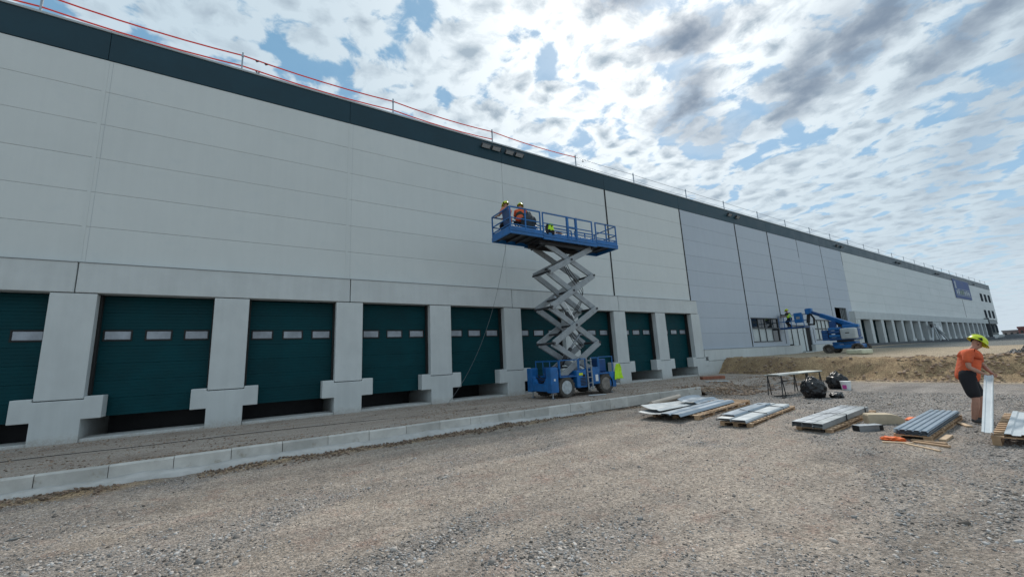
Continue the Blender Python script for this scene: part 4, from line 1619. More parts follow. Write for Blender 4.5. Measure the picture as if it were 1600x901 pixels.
    for sd in 'rl':
        an, toe = V['an_'+sd], V['toe_'+sd]
        d = (toe-an)
        d.z = 0
        d.normalize()
        z0 = an.z-0.075
        sc_ = [[(tuple(an+Vector((0, 0, 0.03))), 0.050), (tuple(an+Vector((0, 0, -0.03))-d*0.02), (0.05, 0.045)), (tuple(Vector((an.x, an.y, z0+0.05))+d*0.09), (0.045, 0.047)), (tuple(Vector((an.x, an.y, z0+0.04))+d*0.18), (0.037, 0.045))]]
        link('shoe', skin_mesh('shoe', sc_, SHOE), t)
    if helmet:
        hb = MB()
        n, mrows = 20, 7
        axf, axs, axu = face, sx, up_h
        tip = (axu*0.97+axf*-0.10).normalized()
        cen = hd+up_h*0.045
        hs = 1.12
        for j in range(mrows):
            el_ = j/(mrows-1)*math.pi/2
            for i in range(n):
                a = 2*math.pi*i/n
                fx = math.cos(a)*math.cos(el_)
                sxx = math.sin(a)*math.cos(el_)
                hb.v.append(tuple(cen+axf*fx*0.142*hs+axs*sxx*0.118*hs+axu*math.sin(el_)*0.125*hs))
        for j in range(mrows-1):
            for i in range(n):
                hb.f.append((j*n+i, j*n+(i+1) % n, (j+1)*n+(i+1) % n, (j+1)*n+i))
        # brim
        o = len(hb.v)
        for i in range(n):
            a = 2*math.pi*i/n
            ex = 1.08+0.22*max(0, math.cos(a))**2
            hb.v.append(tuple(cen+axf*math.cos(a)*0.142*ex*hs+axs*math.sin(a)*0.118*1.08*hs-axu*(0.012+0.012*max(0, math.cos(a)))))
        for i in range(n):
            hb.f.append((o+i, o+(i+1) % n, (i+1) % n, i))
        # crown ridge
        pts = [cen+axf*math.cos(a)*0.146*hs+axu*math.sin(a)*0.129*hs for a in np.linspace(0.5, 2.6, 9)]
        hb.tube(pts, 0.013, 6)
        hb.build('helmet', HELM, t, smooth=True)
        st = MB()
        for q in (1, -1):
            st.tube([cen+sx*0.116*q-axf*0.03+axu*0.02, cen+sx*0.088*q-up_h*0.06, hd-up_h*0.112+face*0.045+sx*0.012*q], 0.006, 5)
            st.box((-0.012, -0.03, -0.03), (0.012, 0.03, 0.03), Matrix.Translation(cen+sx*0.121*q-axf*0.035+axu*0.022))
        st.build('chin_strap', BLK, t)
    return t


def crouch(J, dz):
    """lower the body by dz with bent knees"""
    for k, v in list(J.items()):
        if k[:2] in ('an', 'to', 'fa'):
            continue
        if k[:2] == 'kn':
            J[k] = (v[0], v[1]+0.30*min(1, dz/0.4), v[2]-0.04)
        else:
            J[k] = (v[0], v[1]-0.05, v[2]-dz)
    return J


def stand(lean=(0, 0), arms='down', head_tilt=0.0):
    lx, ly = lean
    J = dict(pelvis=(0, 0, 0.95), waist=(lx*.3, ly*.3, 1.10), chest=(lx*.75, ly*.75, 1.34), neck=(lx, ly, 1.52), head=(lx*1.05, ly*1.1+0.03, 1.66),
             hip_r=(0.10, 0, 0.88), hip_l=(-0.10, 0, 0.88), kn_r=(0.12, 0.04, 0.49), kn_l=(-0.12, 0.02, 0.49), an_r=(0.13, 0, 0.085), an_l=(-0.13, -0.02, 0.085),
             toe_r=(0.16, 0.2, 0.03), toe_l=(-0.16, 0.18, 0.03),
             sh_r=(lx*.95+0.19, ly*.95, 1.44), sh_l=(lx*.95-0.19, ly*.95, 1.44))
    if arms == 'forward':
        J.update(el_r=(lx+0.27, ly+0.16, 1.20), wr_r=(lx+0.20, ly+0.40, 1.24), el_l=(lx-0.27, ly+0.14, 1.20), wr_l=(lx-0.16, ly+0.40, 1.26))
    else:
        J.update(el_r=(lx+0.26, ly+0.02, 1.16), wr_r=(lx+0.25, ly+0.15, 0.95), el_l=(lx-0.26, ly+0.02, 1.16), wr_l=(lx-0.25, ly+0.15, 0.95))
    return J


# the man lifting a white channel: stands on the gravel, bent to his front; local +y is where he faces
WK = Vector((12.55, 2.12, 0.0))
face_dir = (Vector((rt0.x, rt0.y, 0))*0.60-Vector((fw.x, fw.y, 0)).normalized()*0.80).normalized()
WROT = math.atan2(face_dir.y, face_dir.x)-math.pi/2
worker = dict(pelvis=(-0.06, 0.03, 0.93), waist=(-0.11, 0.06, 1.08), chest=(-0.19, 0.12, 1.31), neck=(-0.25, 0.17, 1.48), head=(-0.31, 0.25, 1.60),
              face=(-0.45, 0.75, -0.55),
              hip_r=(0.05, 0.03, 0.87), hip_l=(-0.17, 0.03, 0.87), kn_r=(0.10, 0.09, 0.48), kn_l=(-0.20, 0.12, 0.48), an_r=(0.12, 0.0, 0.085), an_l=(-0.20, 0.06, 0.085),
              toe_r=(0.16, 0.2, 0.03), toe_l=(-0.26, 0.25, 0.03),
              sh_r=(0.02, 0.12, 1.41), sh_l=(-0.42, 0.16, 1.38),
              el_r=(0.15, 0.10, 1.13), wr_r=(0.14, 0.30, 0.98), el_l=(-0.44, 0.26, 1.12), wr_l=(-0.17, 0.36, 1.00))
person('man in orange shirt and yellow helmet bending over a white metal channel', tuple(WK+Vector((0, 0, float(ground_z(WK.x, WK.y))))), WROT, worker, TEE, BLK, True)
person('worker in salmon shirt at the left end of the lift platform, back turned', (8.42, 13.05, ZD+0.06), R(12), crouch(stand((0.0, 0.06), 'forward'), 0.34), TEEP, BLK, False, group='workers on the lift platform')
person('worker in orange and dark vest stooping beside the dark tarpaulin on the platform', (9.02, 13.0, ZD+0.06), R(-35), crouch(stand((0.05, 0.22), 'forward'), 0.26), TEE, BLK, False, vest=mat('dark green vest', (0.02, 0.035, 0.03), 0.9), group='workers on the lift platform')

# things on the platform
o = MB().box((-0.36, -0.01, -0.33), (0.36, 0.01, 0.33)).build('insulation_sheet', BLUED)
o.location = (8.13, 12.66, ZD+0.70)
o.rotation_euler = (R(-8), R(-6), R(78))
tag(o, 'blue board leaning on the end rail of the scissor lift platform', 'board')
o = lumpy('tarpaulin', mat('tarp', (0.025, 0.035, 0.045), 0.8, 0, 0.2, 6), None, (9.2, 12.62, ZD+0.07), (0.36, 0.28, 0.52), 3.3, 4, 0.22, 1.6, True, tie=1.6)
tag(o, 'dark grey tarpaulin heaped in a peak on the lift platform', 'tarpaulin')
o = cloth('safety_vest', HIVIS, 0.26, 0.36, 0.03, (10.02, 12.215, ZD+0.58), 0, 1.1)
tag(o, 'yellow safety vest hanging on the middle rail of the lift platform', 'vest')
o = cloth('dark_jacket', BLK, 0.44, 0.48, 0.035, (9.98, 12.26, ZD+0.54), 0, 2.3)
tag(o, 'black jacket hung on the lift platform rail behind the yellow vest', 'jacket')
o = lumpy('tool_bag', mat('tool bag', (0.20, 0.13, 0.11), 0.8, 0, 0.2, 8), None, (10.5, 12.38, ZD+0.01), (0.20, 0.16, 0.17), 8.1, 3, 0.22, 2.2)
tag(o, 'small brown tool bag on the middle of the lift platform', 'bag')
o = cloth('safety_jacket', HIVIS, 0.42, 0.70, 0.05, (13.12, 12.16, 1.36), R(8), 0.4)
tag(o, 'bright yellow safety jacket draped on the right end of the scissor lift base', 'jacket')

pts = []
for t_ in np.linspace(0, 1, 24):
    a, b, c = Vector((8.75, 13.72, ZD-0.05)), Vector((8.3, 14.6, 2.2)), Vector((6.35, 14.75, 0.16))
    pts.append(a*(1-t_)**2+b*2*t_*(1-t_)+c*t_*t_)
o = MB().tube(pts, 0.007, 5).build('power_cable', mat('grey cable', (0.16, 0.17, 0.18), 0.6), smooth=True)
tag(o, 'thin grey cable sagging from the lift platform to the apron', 'cable')
pts = [(x, 12.9-0.11*max(0, x-0)+0.06*math.sin(x*1.3), float(apron_z(x, 12.9))+0.012) for x in np.arange(-9, 6.5, 0.35)]
o = MB().tube(pts, 0.007, 5).build('ground_cable', RUBBER, smooth=True)
tag(o, 'black cable lying along the dirt apron in front of the docks', 'cable')
o = MB().box((-0.36, -0.06, 0), (0.36, 0.06, 0.03)).build('board', SHEETW, bevel=0.004)
o.location = (11.35, 11.75, 0.225)
o.rotation_euler = (0, 0, R(-20))
tag(o, 'short white board on the ground in front of the scissor lift', 'board')


# ------------------------------------------------------------------ boom lift
def build_boom():
    gz = float(ground_z(36.2, 11.7))
    b = thing('boom_lift', 'blue articulated boom lift with pale engine cover, basket raised to the wall', 'boom lift', (36.3, 11.6, gz))
    O = Vector((36.3, 11.6, gz))

    def L(x, y, z):
        return Vector((x, y, z+1.15))-Vector((O.x, O.y, 1.15))

    tm, rm = wheel_meshes(0.33, 0.28, RIMD, 14)
    for x in (35.55, 37.05):
        for y in (10.75, 12.45):
            put_wheel(b, (x-O.x, y-O.y, 0.33), tm, rm, -1, math.pi/2 if x < 36 else -math.pi/2)
    MB().box(L(35.7, 10.6, 0.32), L(36.9, 12.6, 0.60)).box(L(35.9, 10.9, 0.62), L(36.7, 12.3, 0.80)).build('chassis', BLUE, b, bevel=0.04)
    MB().tube([L(36.3, 11.6, 0.8), L(36.3, 11.6, 0.92)], 0.5, 20).build('slew_ring', STEELD, b)
    MB().box(L(35.6, 10.75, 0.92), L(37.0, 12.35, 1.12)).build('turntable', BLUED, b, bevel=0.03)
    mb = MB()
    mb.box(L(35.52, 10.70, 0.98), L(36.05, 11.60, 1.76))
    mb.build('engine_cover', mat('cover pale', (0.42, 0.46, 0.48), 0.45, 0, 0.12, 3), b, bevel=0.12, seg=3)
    MB().box(L(35.505, 11.05, 1.38), L(35.519, 11.28, 1.44)).build('handle', RUBBER, b)
    for k, z in enumerate((1.14, 1.42, 1.66)):
        MB().box(L(35.55, 11.63, z), L(36.1, 12.3, z+0.2)).build('side_cover', BLUE if k != 1 else BLUED, b, bevel=0.03)
    MB().box(L(36.4, 10.8, 1.13), L(37.0, 12.2, 1.75)).build('counterweight', BLUED, b, bevel=0.06)
    # control stand by the left side
    MB().box(L(35.6, 12.36, 0.95), L(36.2, 12.75, 1.70)).build('control_stand', BLUED, b, bevel=0.03)
    for k in range(4):
        MB().bar(L(35.58, 12.38, 1.02+0.18*k), L(35.58, 12.73, 1.02+0.18*k), 0.03, 0.05).build('step', BLUE, b)
    # booms
    A = L(36.3, 10.95, 1.90)
    B = L(37.3, 13.9, 3.32)
    MB().box(L(36.1, 10.65, 1.76), L(36.5, 11.6, 2.0)).build('boom_base', BLUE, b, bevel=0.03)
    MB().bar(A, A+(B-A)*0.72, 0.26, 0.32).build('lower_boom', BLUE, b, bevel=0.02)
    MB().bar(A+(B-A)*0.62, B, 0.18, 0.22).build('upper_boom', BLUED, b, bevel=0.015)
    MB().tube([A+Vector((0, 0.5, -0.2)), A+(B-A)*0.45+Vector((0, 0, -0.18))], 0.06, 10).build('lift_cylinder', STEELD, b)
    MB().box(L(36.15, 12.0, 1.75), L(36.45, 12.35, 2.35)).build('boom_rest', BLUED, b)
    MB().box(B-Vector((0.18, 0.22, 0.22)), B+Vector((0.18, 0.26, 0.26))).build('boom_head', BLUE, b, bevel=0.08, seg=2)
    C = B+Vector((0.1, 0.25, -0.9))
    MB().bar(B+Vector((0, 0.05, -0.1)), C, 0.16, 0.22, (0, 1, 0)).build('jib', STEELD, b, bevel=0.03)
    MB().tube([B+Vector((-.1, -.05, -.1)), B+Vector((-.2, -.32, -.6)), B+Vector((-.1, -.22, -1.05)), C+Vector((0, 0, -.1))], 0.07, 8).build('hose_loop', RUBBER, b, smooth=True)
    # basket
    bx0, bx1 = C.x-0.5, C.x+0.4
    by0, by1 = C.y+0.1, C.y+1.9
    z0 = C.z-0.35
    mb = MB().box((bx0, by0, z0), (bx1, by1, z0+0.14))
    mb.build('basket_floor', BLUED, b, bevel=0.02)
    z1 = z0+1.1
    for z in (z1, z0+0.62):
        for p, q in (((bx0, by0), (bx1, by0)), ((bx1, by0), (bx1, by1)), ((bx1, by1), (bx0, by1)), ((bx0, by1), (bx0, by0))):
            MB().bar((*p, z), (*q, z), 0.035).build('basket_rail', BLUE if z < z1 else SCIS, b)
    for p in ((bx0, by0), (bx1, by0), (bx1, by1), (bx0, by1), (bx0, (by0+by1)/2), (bx1, (by0+by1)/2)):
        MB().bar((*p, z0+0.14), (*p, z1), 0.04).build('basket_post', BLUE, b)
    MB().box((bx0-0.06, by0+0.02, z0+0.42), (bx0-0.02, by0+0.62, z1+0.12)).build('control_panel', BLUE, b, bevel=0.015)
    MB().box((bx0-0.072, by0+0.20, z0+0.72), (bx0-0.061, by0+0.46, z0+0.92)).build('sticker', SCIS, b)
    return O+Vector((C.x, by0+1.2, z0+0.14))


bp = build_boom()
person('worker in yellow safety vest standing in the boom lift basket', (bp.x, bp.y, bp.z), R(-10), crouch(stand((0, 0.1), 'forward'), 0.3), BLK, BLK, False, vest=HIVIS)
o = MB().box((-0.35, -0.05, -0.10), (0.35, 0.05, 0.10)).build('wall_unit', RUBBER, bevel=0.02)
o.location = (37.75, WP-0.2, 4.3)
tag(o, 'black box fixed at the foot of the dark joint above the boom basket', 'box')
o = MB().box((-0.40, -0.55, 0), (0.40, 0.55, 0.32)).build('bale', BALE, bevel=0.10, seg=3, smooth=True)
o.location = (32.4, 9.75, float(ground_z(32.4, 9.75)))
o.rotation_euler = (0, 0, R(-25))
tag(o, 'cream wrapped bale lying on the sand in front of the boom lift', 'bale')


# ------------------------------------------------------------------ pallets and metal stock
def pallet(name, label, c, rotz, ln, wd, nblk=4, h=0.125, group=None):
    z = float(ground_z(c[0], c[1]))-0.005
    p = thing(name, label, 'pallet', (c[0], c[1], z), rotz, group)
    for j in (-1, 0, 1) if wd > 0.6 else (-1, 1):
        y = j*(wd/2-0.05)
        MB().box((-ln/2, y-0.05, 0), (ln/2, y+0.05, 0.02)).build('bottom_board', WOOD, p)
        for k in range(nblk):
            x = -ln/2+0.07+(ln-0.14)*k/(nblk-1)
            MB().box((x-0.07, y-0.048, 0.021), (x+0.07, y+0.048, h-0.042)).build('block', WOOD, p)
        MB().box((-ln/2, y-0.05, h-0.041), (ln/2, y+0.05, h-0.021)).build('stringer', WOOD, p)
    n = int(ln/0.24)
    for k in range(n+1):
        x = -ln/2+0.05+(ln-0.1)*k/n
        MB().box((x-0.05, -wd/2, h-0.020), (x+0.05, wd/2, h)).build('deck_board', WOODP if random.random() < 0.4 else WOOD, p)
    return z+h


def trap_profile(w, ribs, h=0.03):
    """trapezoidal sheet cross section, w wide"""
    pr = [(-w/2, 0)]
    pw = w/ribs
    for k in range(ribs):
        x = -w/2+k*pw
        pr += [(x+pw*0.62, 0), (x+pw*0.70, -h), (x+pw*0.90, -h), (x+pw*0.98, 0)]
    pr.append((w/2, 0))
    return pr


def prof_obj(name, prof, th, ln, m, parent=None, z=0, y=0, x0=None, bend=None, kind=None):
    x0 = -ln/2 if x0 is None else x0
    mb = MB().strip(prof, th, (x0, y, z), (x0+ln, y, z))
    return mb.build(name, m, parent)


def build_stacks():
    # A: two pallets end to end with loose bent sheets
    top = pallet('pallet', 'long pale wooden pallet under the loose blue grey sheets near the kerb', (11.3, 7.28), R(9.5), 3.8, 1.25, 5, 0.13)
    def loose(label, c, rotz, ln, w, m, z, wave, tilt=0.0, seed=0):
        nx, ny = 26, 10
        mb = MB()
        for side in (0, 1):
            for i in range(nx+1):
                for j in range(ny+1):
                    u, v = i/nx, j/ny
                    zz = wave*math.sin(u*2.4+seed)*(0.4+v)+0.02*math.sin(v*6+seed)+0.05*max(0, v-0.8)/0.2*wave*8
                    if v < 0.12:
                        zz -= 0.035
                    mb.v.append(((u-0.5)*ln, (v-0.5)*w, max(zz, -0.03)-side*0.006))
        N = (nx+1)*(ny+1)
        for i in range(nx):
            for j in range(ny):
                a = i*(ny+1)+j
                mb.f.append((a, a+ny+1, a+ny+2, a+1))
                mb.f.append((a+N, a+1+N, a+ny+2+N, a+ny+1+N))
        rim = [j for j in range(ny+1)]+[i*(ny+1)+ny for i in range(1, nx+1)]+[nx*(ny+1)+j for j in range(ny-1, -1, -1)]+[i*(ny+1) for i in range(nx-1, 0, -1)]
        for a, b in zip(rim, rim[1:]+rim[:1]):
            mb.f.append((a, b, b+N, a+N))
        o = mb.build('metal_sheet', m)
        o.location = (c[0], c[1], z)
        o.rotation_euler = (R(tilt), 0, rotz)
        tag(o, label, 'metal sheet', 'loose sheets on the pallet by the kerb')
        return o
    loose('wide dull grey sheet at the bottom of the loose sheets by the kerb', (10.55, 7.45), R(9), 3.3, 0.95, SHEETG, top+0.035, 0.012, 0, 1)
    loose('curled pale sheet with a raised back edge on the kerb side pallet', (10.2, 7.62), R(7), 2.1, 0.6, SHEETW, top+0.105, 0.035, 3, 2)
    loose('short bent sheet lifting at its far end on the kerb side pallet', (11.6, 7.65), R(10), 1.5, 0.62, SHEET, top+0.13, 0.05, 4, 0.5)
    o = prof_obj('metal_channel', [(-0.25, -0.05), (-0.23, 0.0), (-0.05, 0.0), (0.0, -0.035), (0.05, 0.0), (0.22, 0.0), (0.27, -0.06)], 0.006, 3.5, SHEET)
    o.location = (10.6, 6.95, top+0.085)
    o.rotation_euler = (0, 0, R(9))
    tag(o, 'long blue grey folded profile along the near side of the kerb side pallet', 'metal profile')
    # B: two strapped profiles on a narrow pallet
    top = pallet('pallet', 'narrow wooden pallet, second from the kerb, under two flat metal profiles', (10.88, 5.50), R(9), 3.4, 0.66, 4, 0.095)
    t = thing('profile_bundle', 'bundle of flat pale metal profiles strapped down, second stack from the kerb', 'metal profiles', (10.75, 5.56, top), R(9), 'stacks of metal profiles on the gravel')
    pr = [(-0.16, -0.03), (-0.14, 0), (0.14, 0), (0.16, -0.03)]
    for k in range(2):
        prof_obj('profile', pr, 0.006, 3.3, SHEETG, t, 0.04+0.035*k, 0.15)
        prof_obj('profile', pr, 0.006, 3.3, GALV if k == 0 else SHEETW, t, 0.04+0.03*k, -0.19, -1.7)
    prof_obj('profile', pr, 0.006, 2.6, SHEET, t, 0.112, 0.17)
    for x in (-0.4, 0.9):
        pts = [(x, -0.37, -0.10), (x, -0.38, 0.07), (x, -0.02, 0.09), (x+0.03, 0.20, 0.125), (x, 0.33, 0.07), (x, 0.35, -0.1)]
        MB().tube(pts, 0.009, 5).build('strap', RUBBER, t)
    # C: neat thick bundle of channels
    top = pallet('pallet', 'narrow wooden pallet under the strapped bundle of grey channels', (11.25, 3.99), R(3.5), 3.25, 0.60, 4, 0.095)
    t = thing('channel_bundle', 'neat strapped bundle of galvanised channels, third stack from the kerb', 'metal channels', (11.08, 4.03, top), R(3.5), 'stacks of metal profiles on the gravel')
    for c_ in range(3):
        for k in range(4):
            y = -0.19+0.19*c_
            x0 = -1.6+0.05*random.random()-(0.06 if c_ == 0 else 0.0)
            mb = MB()
            z = 0.034+0.026*k
            for a, b_ in (((-0.088, z-0.004), (0.088, z)), ((-0.088, z-0.026), (-0.083, z-0.0045)), ((0.083, z-0.026), (0.088, z-0.0045))):
                mb.box((x0, y+a[0], a[1]), (x0+3.15, y+b_[0], b_[1]))
            mb.build('channel', GALV if c_ else SHEETG, t)
    for x in (-0.2, 1.2):
        MB().box((x, -0.292, -0.05), (x+0.035, -0.284, 0.134)).box((x, -0.292, 0.1345), (x+0.035, 0.292, 0.140)).box((x, 0.284, -0.05), (x+0.035, 0.292, 0.134)).build('strap', RUBBER, t)
    # D: corrugated blue grey panels
    c = (11.35, 2.53)
    top = pallet('pallet', 'wooden pallet under the ribbed blue grey panels beside the man', c, R(2.6), 3.12, 0.48, 4, 0.10)
    t = thing('panel_stack', 'stack of ribbed blue grey metal panels, next to the man', 'metal panels', (11.33, 2.53, top), R(2.6), 'stacks of metal profiles on the gravel')
    for k in range(4):
        prof_obj('panel', trap_profile(0.46, 5, 0.018), 0.004, 3.06+0.02*k, SHEET, t, 0.022+0.022*k, 0.01*math.sin(k*2), -1.55)
    # E: white channels at the right edge
    z = float(ground_z(11.2, 1.2))
    top = pallet('pallet', 'heavy timber pallet at the right edge under white channels', (11.7, 1.22), R(4.0), 3.1, 0.95, 4, 0.15)
    for i, (y, m, lb) in enumerate(((0.22, SHEETW, 'white folded channel lying on the right edge pallet, nearest the man'), (-0.06, SHEETW, 'white folded channel in the middle of the right edge pallet'), (-0.32, SHEETG, 'duller grey channel on the right edge pallet, farthest from the man'))):
        o = prof_obj('metal_channel', [(-0.125, -0.03), (-0.115, 0.02), (-0.05, 0.02), (-0.035, 0.0), (0.05, 0.0), (0.06, 0.02), (0.115, 0.02), (0.125, -0.03)], 0.005, 3.1, m)
        o.location = (11.67-y*0.08, 1.22+y, top+0.036+0.004*i)
        o.rotation_euler = (0, 0, R(4.5))
        tag(o, lb, 'metal channel', 'white channels on the right edge pallet')
    # the channel in the man's hands
    hand = Vector((12.35, 1.76, 0.95))
    lo = Vector((10.02, 1.60, top+0.07))
    d = hand-lo
    end = lo+d*1.0
    mb = MB().strip([(-0.062, -0.04), (-0.058, 0.0), (-0.03, 0.0), (-0.024, -0.01), (0.036, -0.01), (0.042, 0.0), (0.058, 0.0), (0.062, -0.04)], 0.005, lo, end)
    o = mb.build('metal_channel', SHEETW)
    tag(o, 'white channel tilted up from the pallet, held in the man\'s hands', 'metal channel', 'white channels on the right edge pallet')


build_stacks()


def small_things():
    def gz(x, y):
        return float(ground_z(x, y))
    # trestle table
    t = thing('work_table', 'low work table of a pale board on dark steel trestles by the earth bank', 'table', (17.4, 7.35, gz(17.4, 7.35)), R(-5))
    M = None
    MB().box((-1.45, -0.28, 0.70), (1.45, 0.28, 0.735)).build('table_top', mat('table board', (0.50, 0.53, 0.50), 0.6, 0, 0.15, 4, stain=((0.35, 0.20, 0.12), 0.6, 3)), t, bevel=0.004)
    MB().box((-1.5, -0.22, 0.738), (-0.1, 0.16, 0.752)).build('off_cut', SHEETG, t)
    for x in (-1.3, 0.45, 1.3):
        for y in (-0.24, 0.24):
            for dx in (-0.10, 0.10):
                MB().bar((x+dx, y*1.05, 0.0), (x, y, 0.70), 0.026).build('leg', STEELD, t)
        MB().bar((x, -0.24, 0.685), (x, 0.24, 0.685), 0.03).build('cross_bar', STEELD, t)
        MB().bar((x-0.07, -0.25, 0.22), (x-0.07, 0.25, 0.22), 0.018).build('brace', STEELD, t)
    # bags
    o = lumpy('bin_bag', BAG, None, (15.75, 6.15, gz(15.75, 6.15)), (0.35, 0.33, 0.37), 1.7, 5, 0.15, 2.4, True, tie=0.9)
    tag(o, 'large black bin bag on the gravel beside the work table', 'bin bag', 'black bin bags')
    o = lumpy('bin_bag', BAG, None, (19.4, 6.72, gz(19.4, 6.72)), (0.35, 0.33, 0.33), 6.2, 5, 0.16, 2.4, True, tie=0.6)
    tag(o, 'black bin bag farther back, behind the white bucket', 'bin bag', 'black bin bags')
    o = lumpy('bin_bag', BAG, None, (15.95, 5.62, gz(15.95, 5.62)), (0.22, 0.17, 0.10), 4.2, 4, 0.3, 2.0)
    tag(o, 'small flat scrap of black plastic right of the large bin bag', 'plastic scrap')
    b = thing('bucket', 'white bucket with a pink print in front of the farther bin bag', 'bucket', (18.85, 6.28, gz(18.85, 6.28)))
    MB().tube([(0, 0, 0), (0, 0, 0.02), (0, 0, 0.30), (0, 0, 0.31)], [0.13, 0.135, 0.16, 0.168], 20).build('pail', WHITE, b, smooth=False)
    MB().tube([(0, 0, 0.311), (0, 0, 0.33)], [0.172, 0.168], 20).build('lid', WHITE, b)
    MB().box((-0.168, -0.06, 0.06), (-0.13, 0.06, 0.2)).build('print', MAGENTA, b)
    # tube by the kerb
    o = MB().tube([(0, 0, 0), (1.75, 0, 0)], 0.075, 18).build('cardboard_tube', CARD)
    o.location = (11.5, 9.35, gz(11.5, 9.35)+0.07)
    o.rotation_euler = (0, R(-3), R(4))
    tag(o, 'pale cardboard tube lying against the foot of the kerb', 'tube')
    o = lumpy('dark_rag', BLK, None, (13.45, 9.25, gz(13.45, 9.25)), (0.12, 0.10, 0.07), 2.2, 3, 0.3, 2)
    tag(o, 'small black rag by the far end of the cardboard tube', 'rag')
    # foam block with rounded end
    pr = [(0, 0), (0.62, 0), (0.62, 0.18), (0.60, 0.21), (0.22, 0.21), (0.12, 0.19), (0.04, 0.14), (0, 0.07)]
    mb = MB()
    k = len(pr)
    mb.add([(a, 0, b_) for a, b_ in pr]+[(a, 0.28, b_) for a, b_ in pr], [tuple(range(k)), tuple(reversed(range(k, 2*k)))]+[((i+1) % k, i, i+k, (i+1) % k+k) for i in range(k)])
    o = mb.build('foam_block', FOAM, bevel=0.012, seg=2)
    o.location = (11.82, 3.12, gz(11.8, 3.2)-0.01)
    o.rotation_euler = (0, 0, R(126))
    tag(o, 'beige foam block with a rounded end, lying beyond the metal duct piece', 'foam block')
    # duct piece
    b = thing('duct_piece', 'short galvanised box duct, open ended, on the gravel by the foam block', 'duct', (10.45, 3.26, gz(10.45, 3.26)), R(-32))
    MB().box((-0.24, -0.09, 0.006), (0.24, -0.084, 0.11)).box((-0.24, 0.084, 0.006), (0.24, 0.09, 0.11)).box((-0.24, -0.09, 0.1102), (0.24, 0.09, 0.116)).box((-0.24, -0.09, 0), (0.24, 0.09, 0.0058)).build('casing', GALV, b)
    MB().box((-0.235, -0.083, 0.0065), (-0.20, 0.083, 0.1095)).build('shade_plug', RUBBER, b)  # black plugs stand in for the shaded inside of the open duct
    MB().box((0.20, -0.083, 0.0065), (0.235, 0.083, 0.1095)).build('shade_plug', RUBBER, b)
    MB().box((0.16, -0.0905, 0.004), (0.241, -0.0903, 0.112)).build('end_patch', RUBBER, b)
    # orange nets and wood
    for (x, y, sx, sy, sz, sd, lb) in ((9.55, 2.66, 0.10, 0.16, 0.035, 5.5, 'crumpled orange net in front of the ribbed panel stack'), (12.35, 3.02, 0.24, 0.10, 0.03, 7.7, 'orange net scrap behind the ribbed panel stack')):
        o = lumpy('orange_net', ORANGE, None, (x, y, gz(x, y)-0.005), (sx, sy, sz), sd, 4, 0.45, 2.6)
        tag(o, lb, 'net')
    for (a, b_, w, th, m, lb) in (((9.25, 2.72), (9.42, 2.36), 0.05, 0.025, WOODP, 'pale lath sticking out under the orange net'),
                                 ((9.32, 2.44), (9.05, 1.98), 0.045, 0.022, WOODP, 'thin pale lath, nearest piece of wood before the panel stack'),
                                 ((9.72, 2.45), (9.66, 2.02), 0.10, 0.035, WOOD, 'brown plank lying across the front of the ribbed panel stack'),
                                 ((9.58, 2.40), (9.46, 1.95), 0.07, 0.03, WOOD, 'darker batten lying just before the brown plank'),
                                 ((9.95, 2.12), (10.55, 2.14), 0.09, 0.04, WOODP, 'pale offcut beside the right side of the ribbed panel stack'),
                                 ((12.15, 3.20), (11.75, 3.02), 0.10, 0.02, WOODP, 'pale board scrap left of the ribbed panel stack'),
                                 ((12.30, 2.32), (11.85, 2.10), 0.09, 0.03, WOODP, 'pale board by the shoe of the man')):
        mb = MB()
        za, zb = gz(*a)+th/2, gz(*b_)+th/2
        mb.bar((*a, za), (*b_, zb), w, th)
        o = mb.build('wood_offcut', m, bevel=0.003)
        tag(o, lb, 'wood', 'wood offcuts on the gravel')
    # scraps near the bank
    z = float(apron_z(21.0, 13.0))
    o = MB().box((-0.6, -0.2, 0), (0.6, 0.2, 0.16)).build('brick_pile', BRICK, bevel=0.02)
    o.location = (21.1, 12.9, z)
    o.rotation_euler = (0, 0, R(-35))
    tag(o, 'rust brown slab lying at the foot of the earth bank', 'slab')
    o = MB().box((-0.5, -0.14, 0), (0.5, 0.14, 0.03)).build('board', SHEETW, bevel=0.004)
    o.location = (19.0, 11.4, float(max(apron_z(19, 11.4), ground_z(19, 11.4)))+0.01)
    o.rotation_euler = (0, 0, R(-40))
    tag(o, 'white board scrap on the soil past the end of the kerb', 'board')
    for i, (x, y, lb) in enumerate(((16.0, 7.3, 'black tool lying under the left trestle'), (15.45, 6.95, 'flat black strip on the gravel left of the large bin bag'))):
        o = MB().box((-0.22, -0.05, 0), (0.22, 0.05, 0.04)).tube([(0.2, 0, 0.03), (0.38, 0.05, 0.02), (0.45, -0.02, 0.02)], 0.015, 6).build('tool', RUBBER, bevel=0.005)
        o.location = (x, y, gz(x, y))
        o.rotation_euler = (0, 0, R(-30+50*i))
        tag(o, lb, 'tool')


small_things()


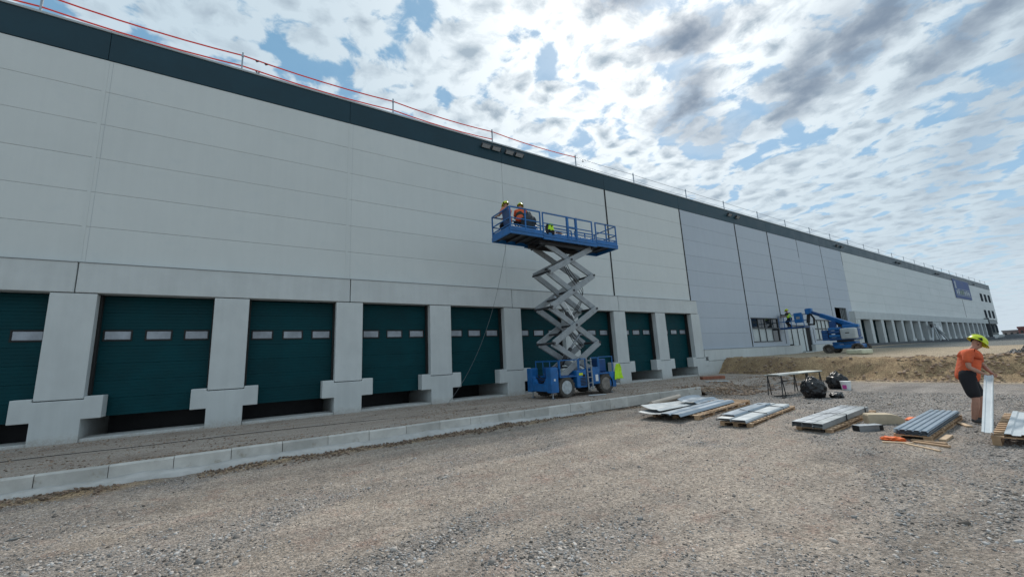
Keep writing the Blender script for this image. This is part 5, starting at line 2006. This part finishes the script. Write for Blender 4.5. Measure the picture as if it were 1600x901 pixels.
# ------------------------------------------------------------------ far things
def far_things():
    # rubble heap
    t = thing('rubble_heap', 'grey heap of broken rubble on the sand at the right edge', 'rubble heap', (27.2, 1.65, float(ground_z(27.2, 1.65))))
    def hz(x, y):
        r = math.hypot(x/1.0, y/1.7)
        return 0.62*max(0.0, 1-r)**0.9+0.05*math.sin(x*9+y*5)*max(0, 1-r)
    mb = MB()
    n = 22
    for i in range(n+1):
        for j in range(n+1):
            x, y = -1.1+2.2*i/n, -1.9+3.8*j/n
            mb.v.append((x, y, hz(x, y)+random.uniform(-.04, .04)-0.06))
    for i in range(n):
        for j in range(n):
            a = i*(n+1)+j
            mb.f.append((a, a+n+1, a+n+2, a+1))
    mb.build('fines', RUBBLE, t)
    for k in range(240):
        a, r = random.uniform(0, 6.28), random.random()**0.7
        x, y = 1.0*r*math.cos(a), 1.75*r*math.sin(a)
        s_ = random.uniform(0.03, 0.13)*(1.3-0.4*r)
        mb = MB()
        M = Matrix.Rotation(random.uniform(0, 6), 4, Vector((random.random(), random.random(), random.random()+0.01)).normalized())
        mb.box((-s_, -s_*0.7, -s_*0.4), (s_, s_*0.7, s_*0.4), M)
        mb.v = [tuple(Vector(v)*(1+0.3*random.uniform(-1, 1))) for v in mb.v]
        o = mb.build('chunk', RUBBLE, t)
        o.location = (x, y, hz(x, y))
    # dark earth bund beyond the docks
    nx = 60
    mb = MB()
    for i in range(nx+1):
        y = 15-75*i/nx
        x = 132+0.15*(15-y)+2*math.sin(i*0.4)
        h = 0.55+0.10*math.sin(i*0.9)+0.05*math.sin(i*2.3)
        mb.v += [(x-6, y, 1.05), (x-2, y, 1.30+h*0.6), (x, y, 1.35+h), (x+8, y, 1.3+h), (x+14, y, 1.0)]
        if i:
            a = i*5
            for q in range(4):
                mb.f.append((a-5+q, a-4+q, a+q+1, a+q))
    o = mb.build('earth_bund', mat('dark soil', (0.085, 0.095, 0.105), 0.95, 0, 0.3, 0.4), smooth=True, kind='structure')
    # far houses
    for (x, y, w, d, h, m, lb, k) in ((300, 32.2, 10, 5.6, 3.0, FARB, 'low pale house far off at the right, beyond the warehouse corner', 3), (295, 27.6, 9, 4.0, 4.3, FARR, 'taller red brown house far off at the right edge', 2)):
        t = thing('house', lb, 'house', (x, y, 1.2))
        MB().box((0, -d/2, 0), (w, d/2, h*0.78)).build('wall', m, t)
        MB().box((-0.3, -d/2-0.2, h*0.785), (w+0.3, d/2+0.2, h)).build('roof', FARR if m is FARR else mat('far roof', (0.30, 0.27, 0.26), 0.9), t)
        for i in range(k):
            yy = -d/2+d*(i+0.5)/k
            MB().box((-0.06, yy-0.4, h*0.3), (-0.01, yy+0.4, h*0.6)).build('window', GLASSD, t)
    # white props by the far docks
    t = thing('prop_frame', 'white raking props standing before the far docks', 'props', (79.5, 14.9, 1.5))
    for (a, b_) in (((-3.4, 0, 0), (-0.6, 0.3, 1.9)), ((0.3, 0, 0), (-0.2, 0.3, 2.2)), ((4.2, 0, 0), (0.4, 0.3, 2.0)), ((3.0, 0, 0.9), (0.2, 0.3, 2.1))):
        MB().bar(a, b_, 0.13).build('prop', SHEETW, t)
    MB().box((-1.0, 0.25, 1.85), (1.0, 0.45, 2.3)).build('head_plate', STEELD, t)
    # pale sheets leaning on the blank panel
    o = MB().box((-0.7, -0.04, 0), (0.7, 0.04, 1.9)).build('leaning_board', SHEETW)
    o.location = (84.2, 15.35, 1.62)
    o.rotation_euler = (R(-6), 0, 0)
    tag(o, 'pale board leaning on the blank panel between the far docks', 'board')


far_things()
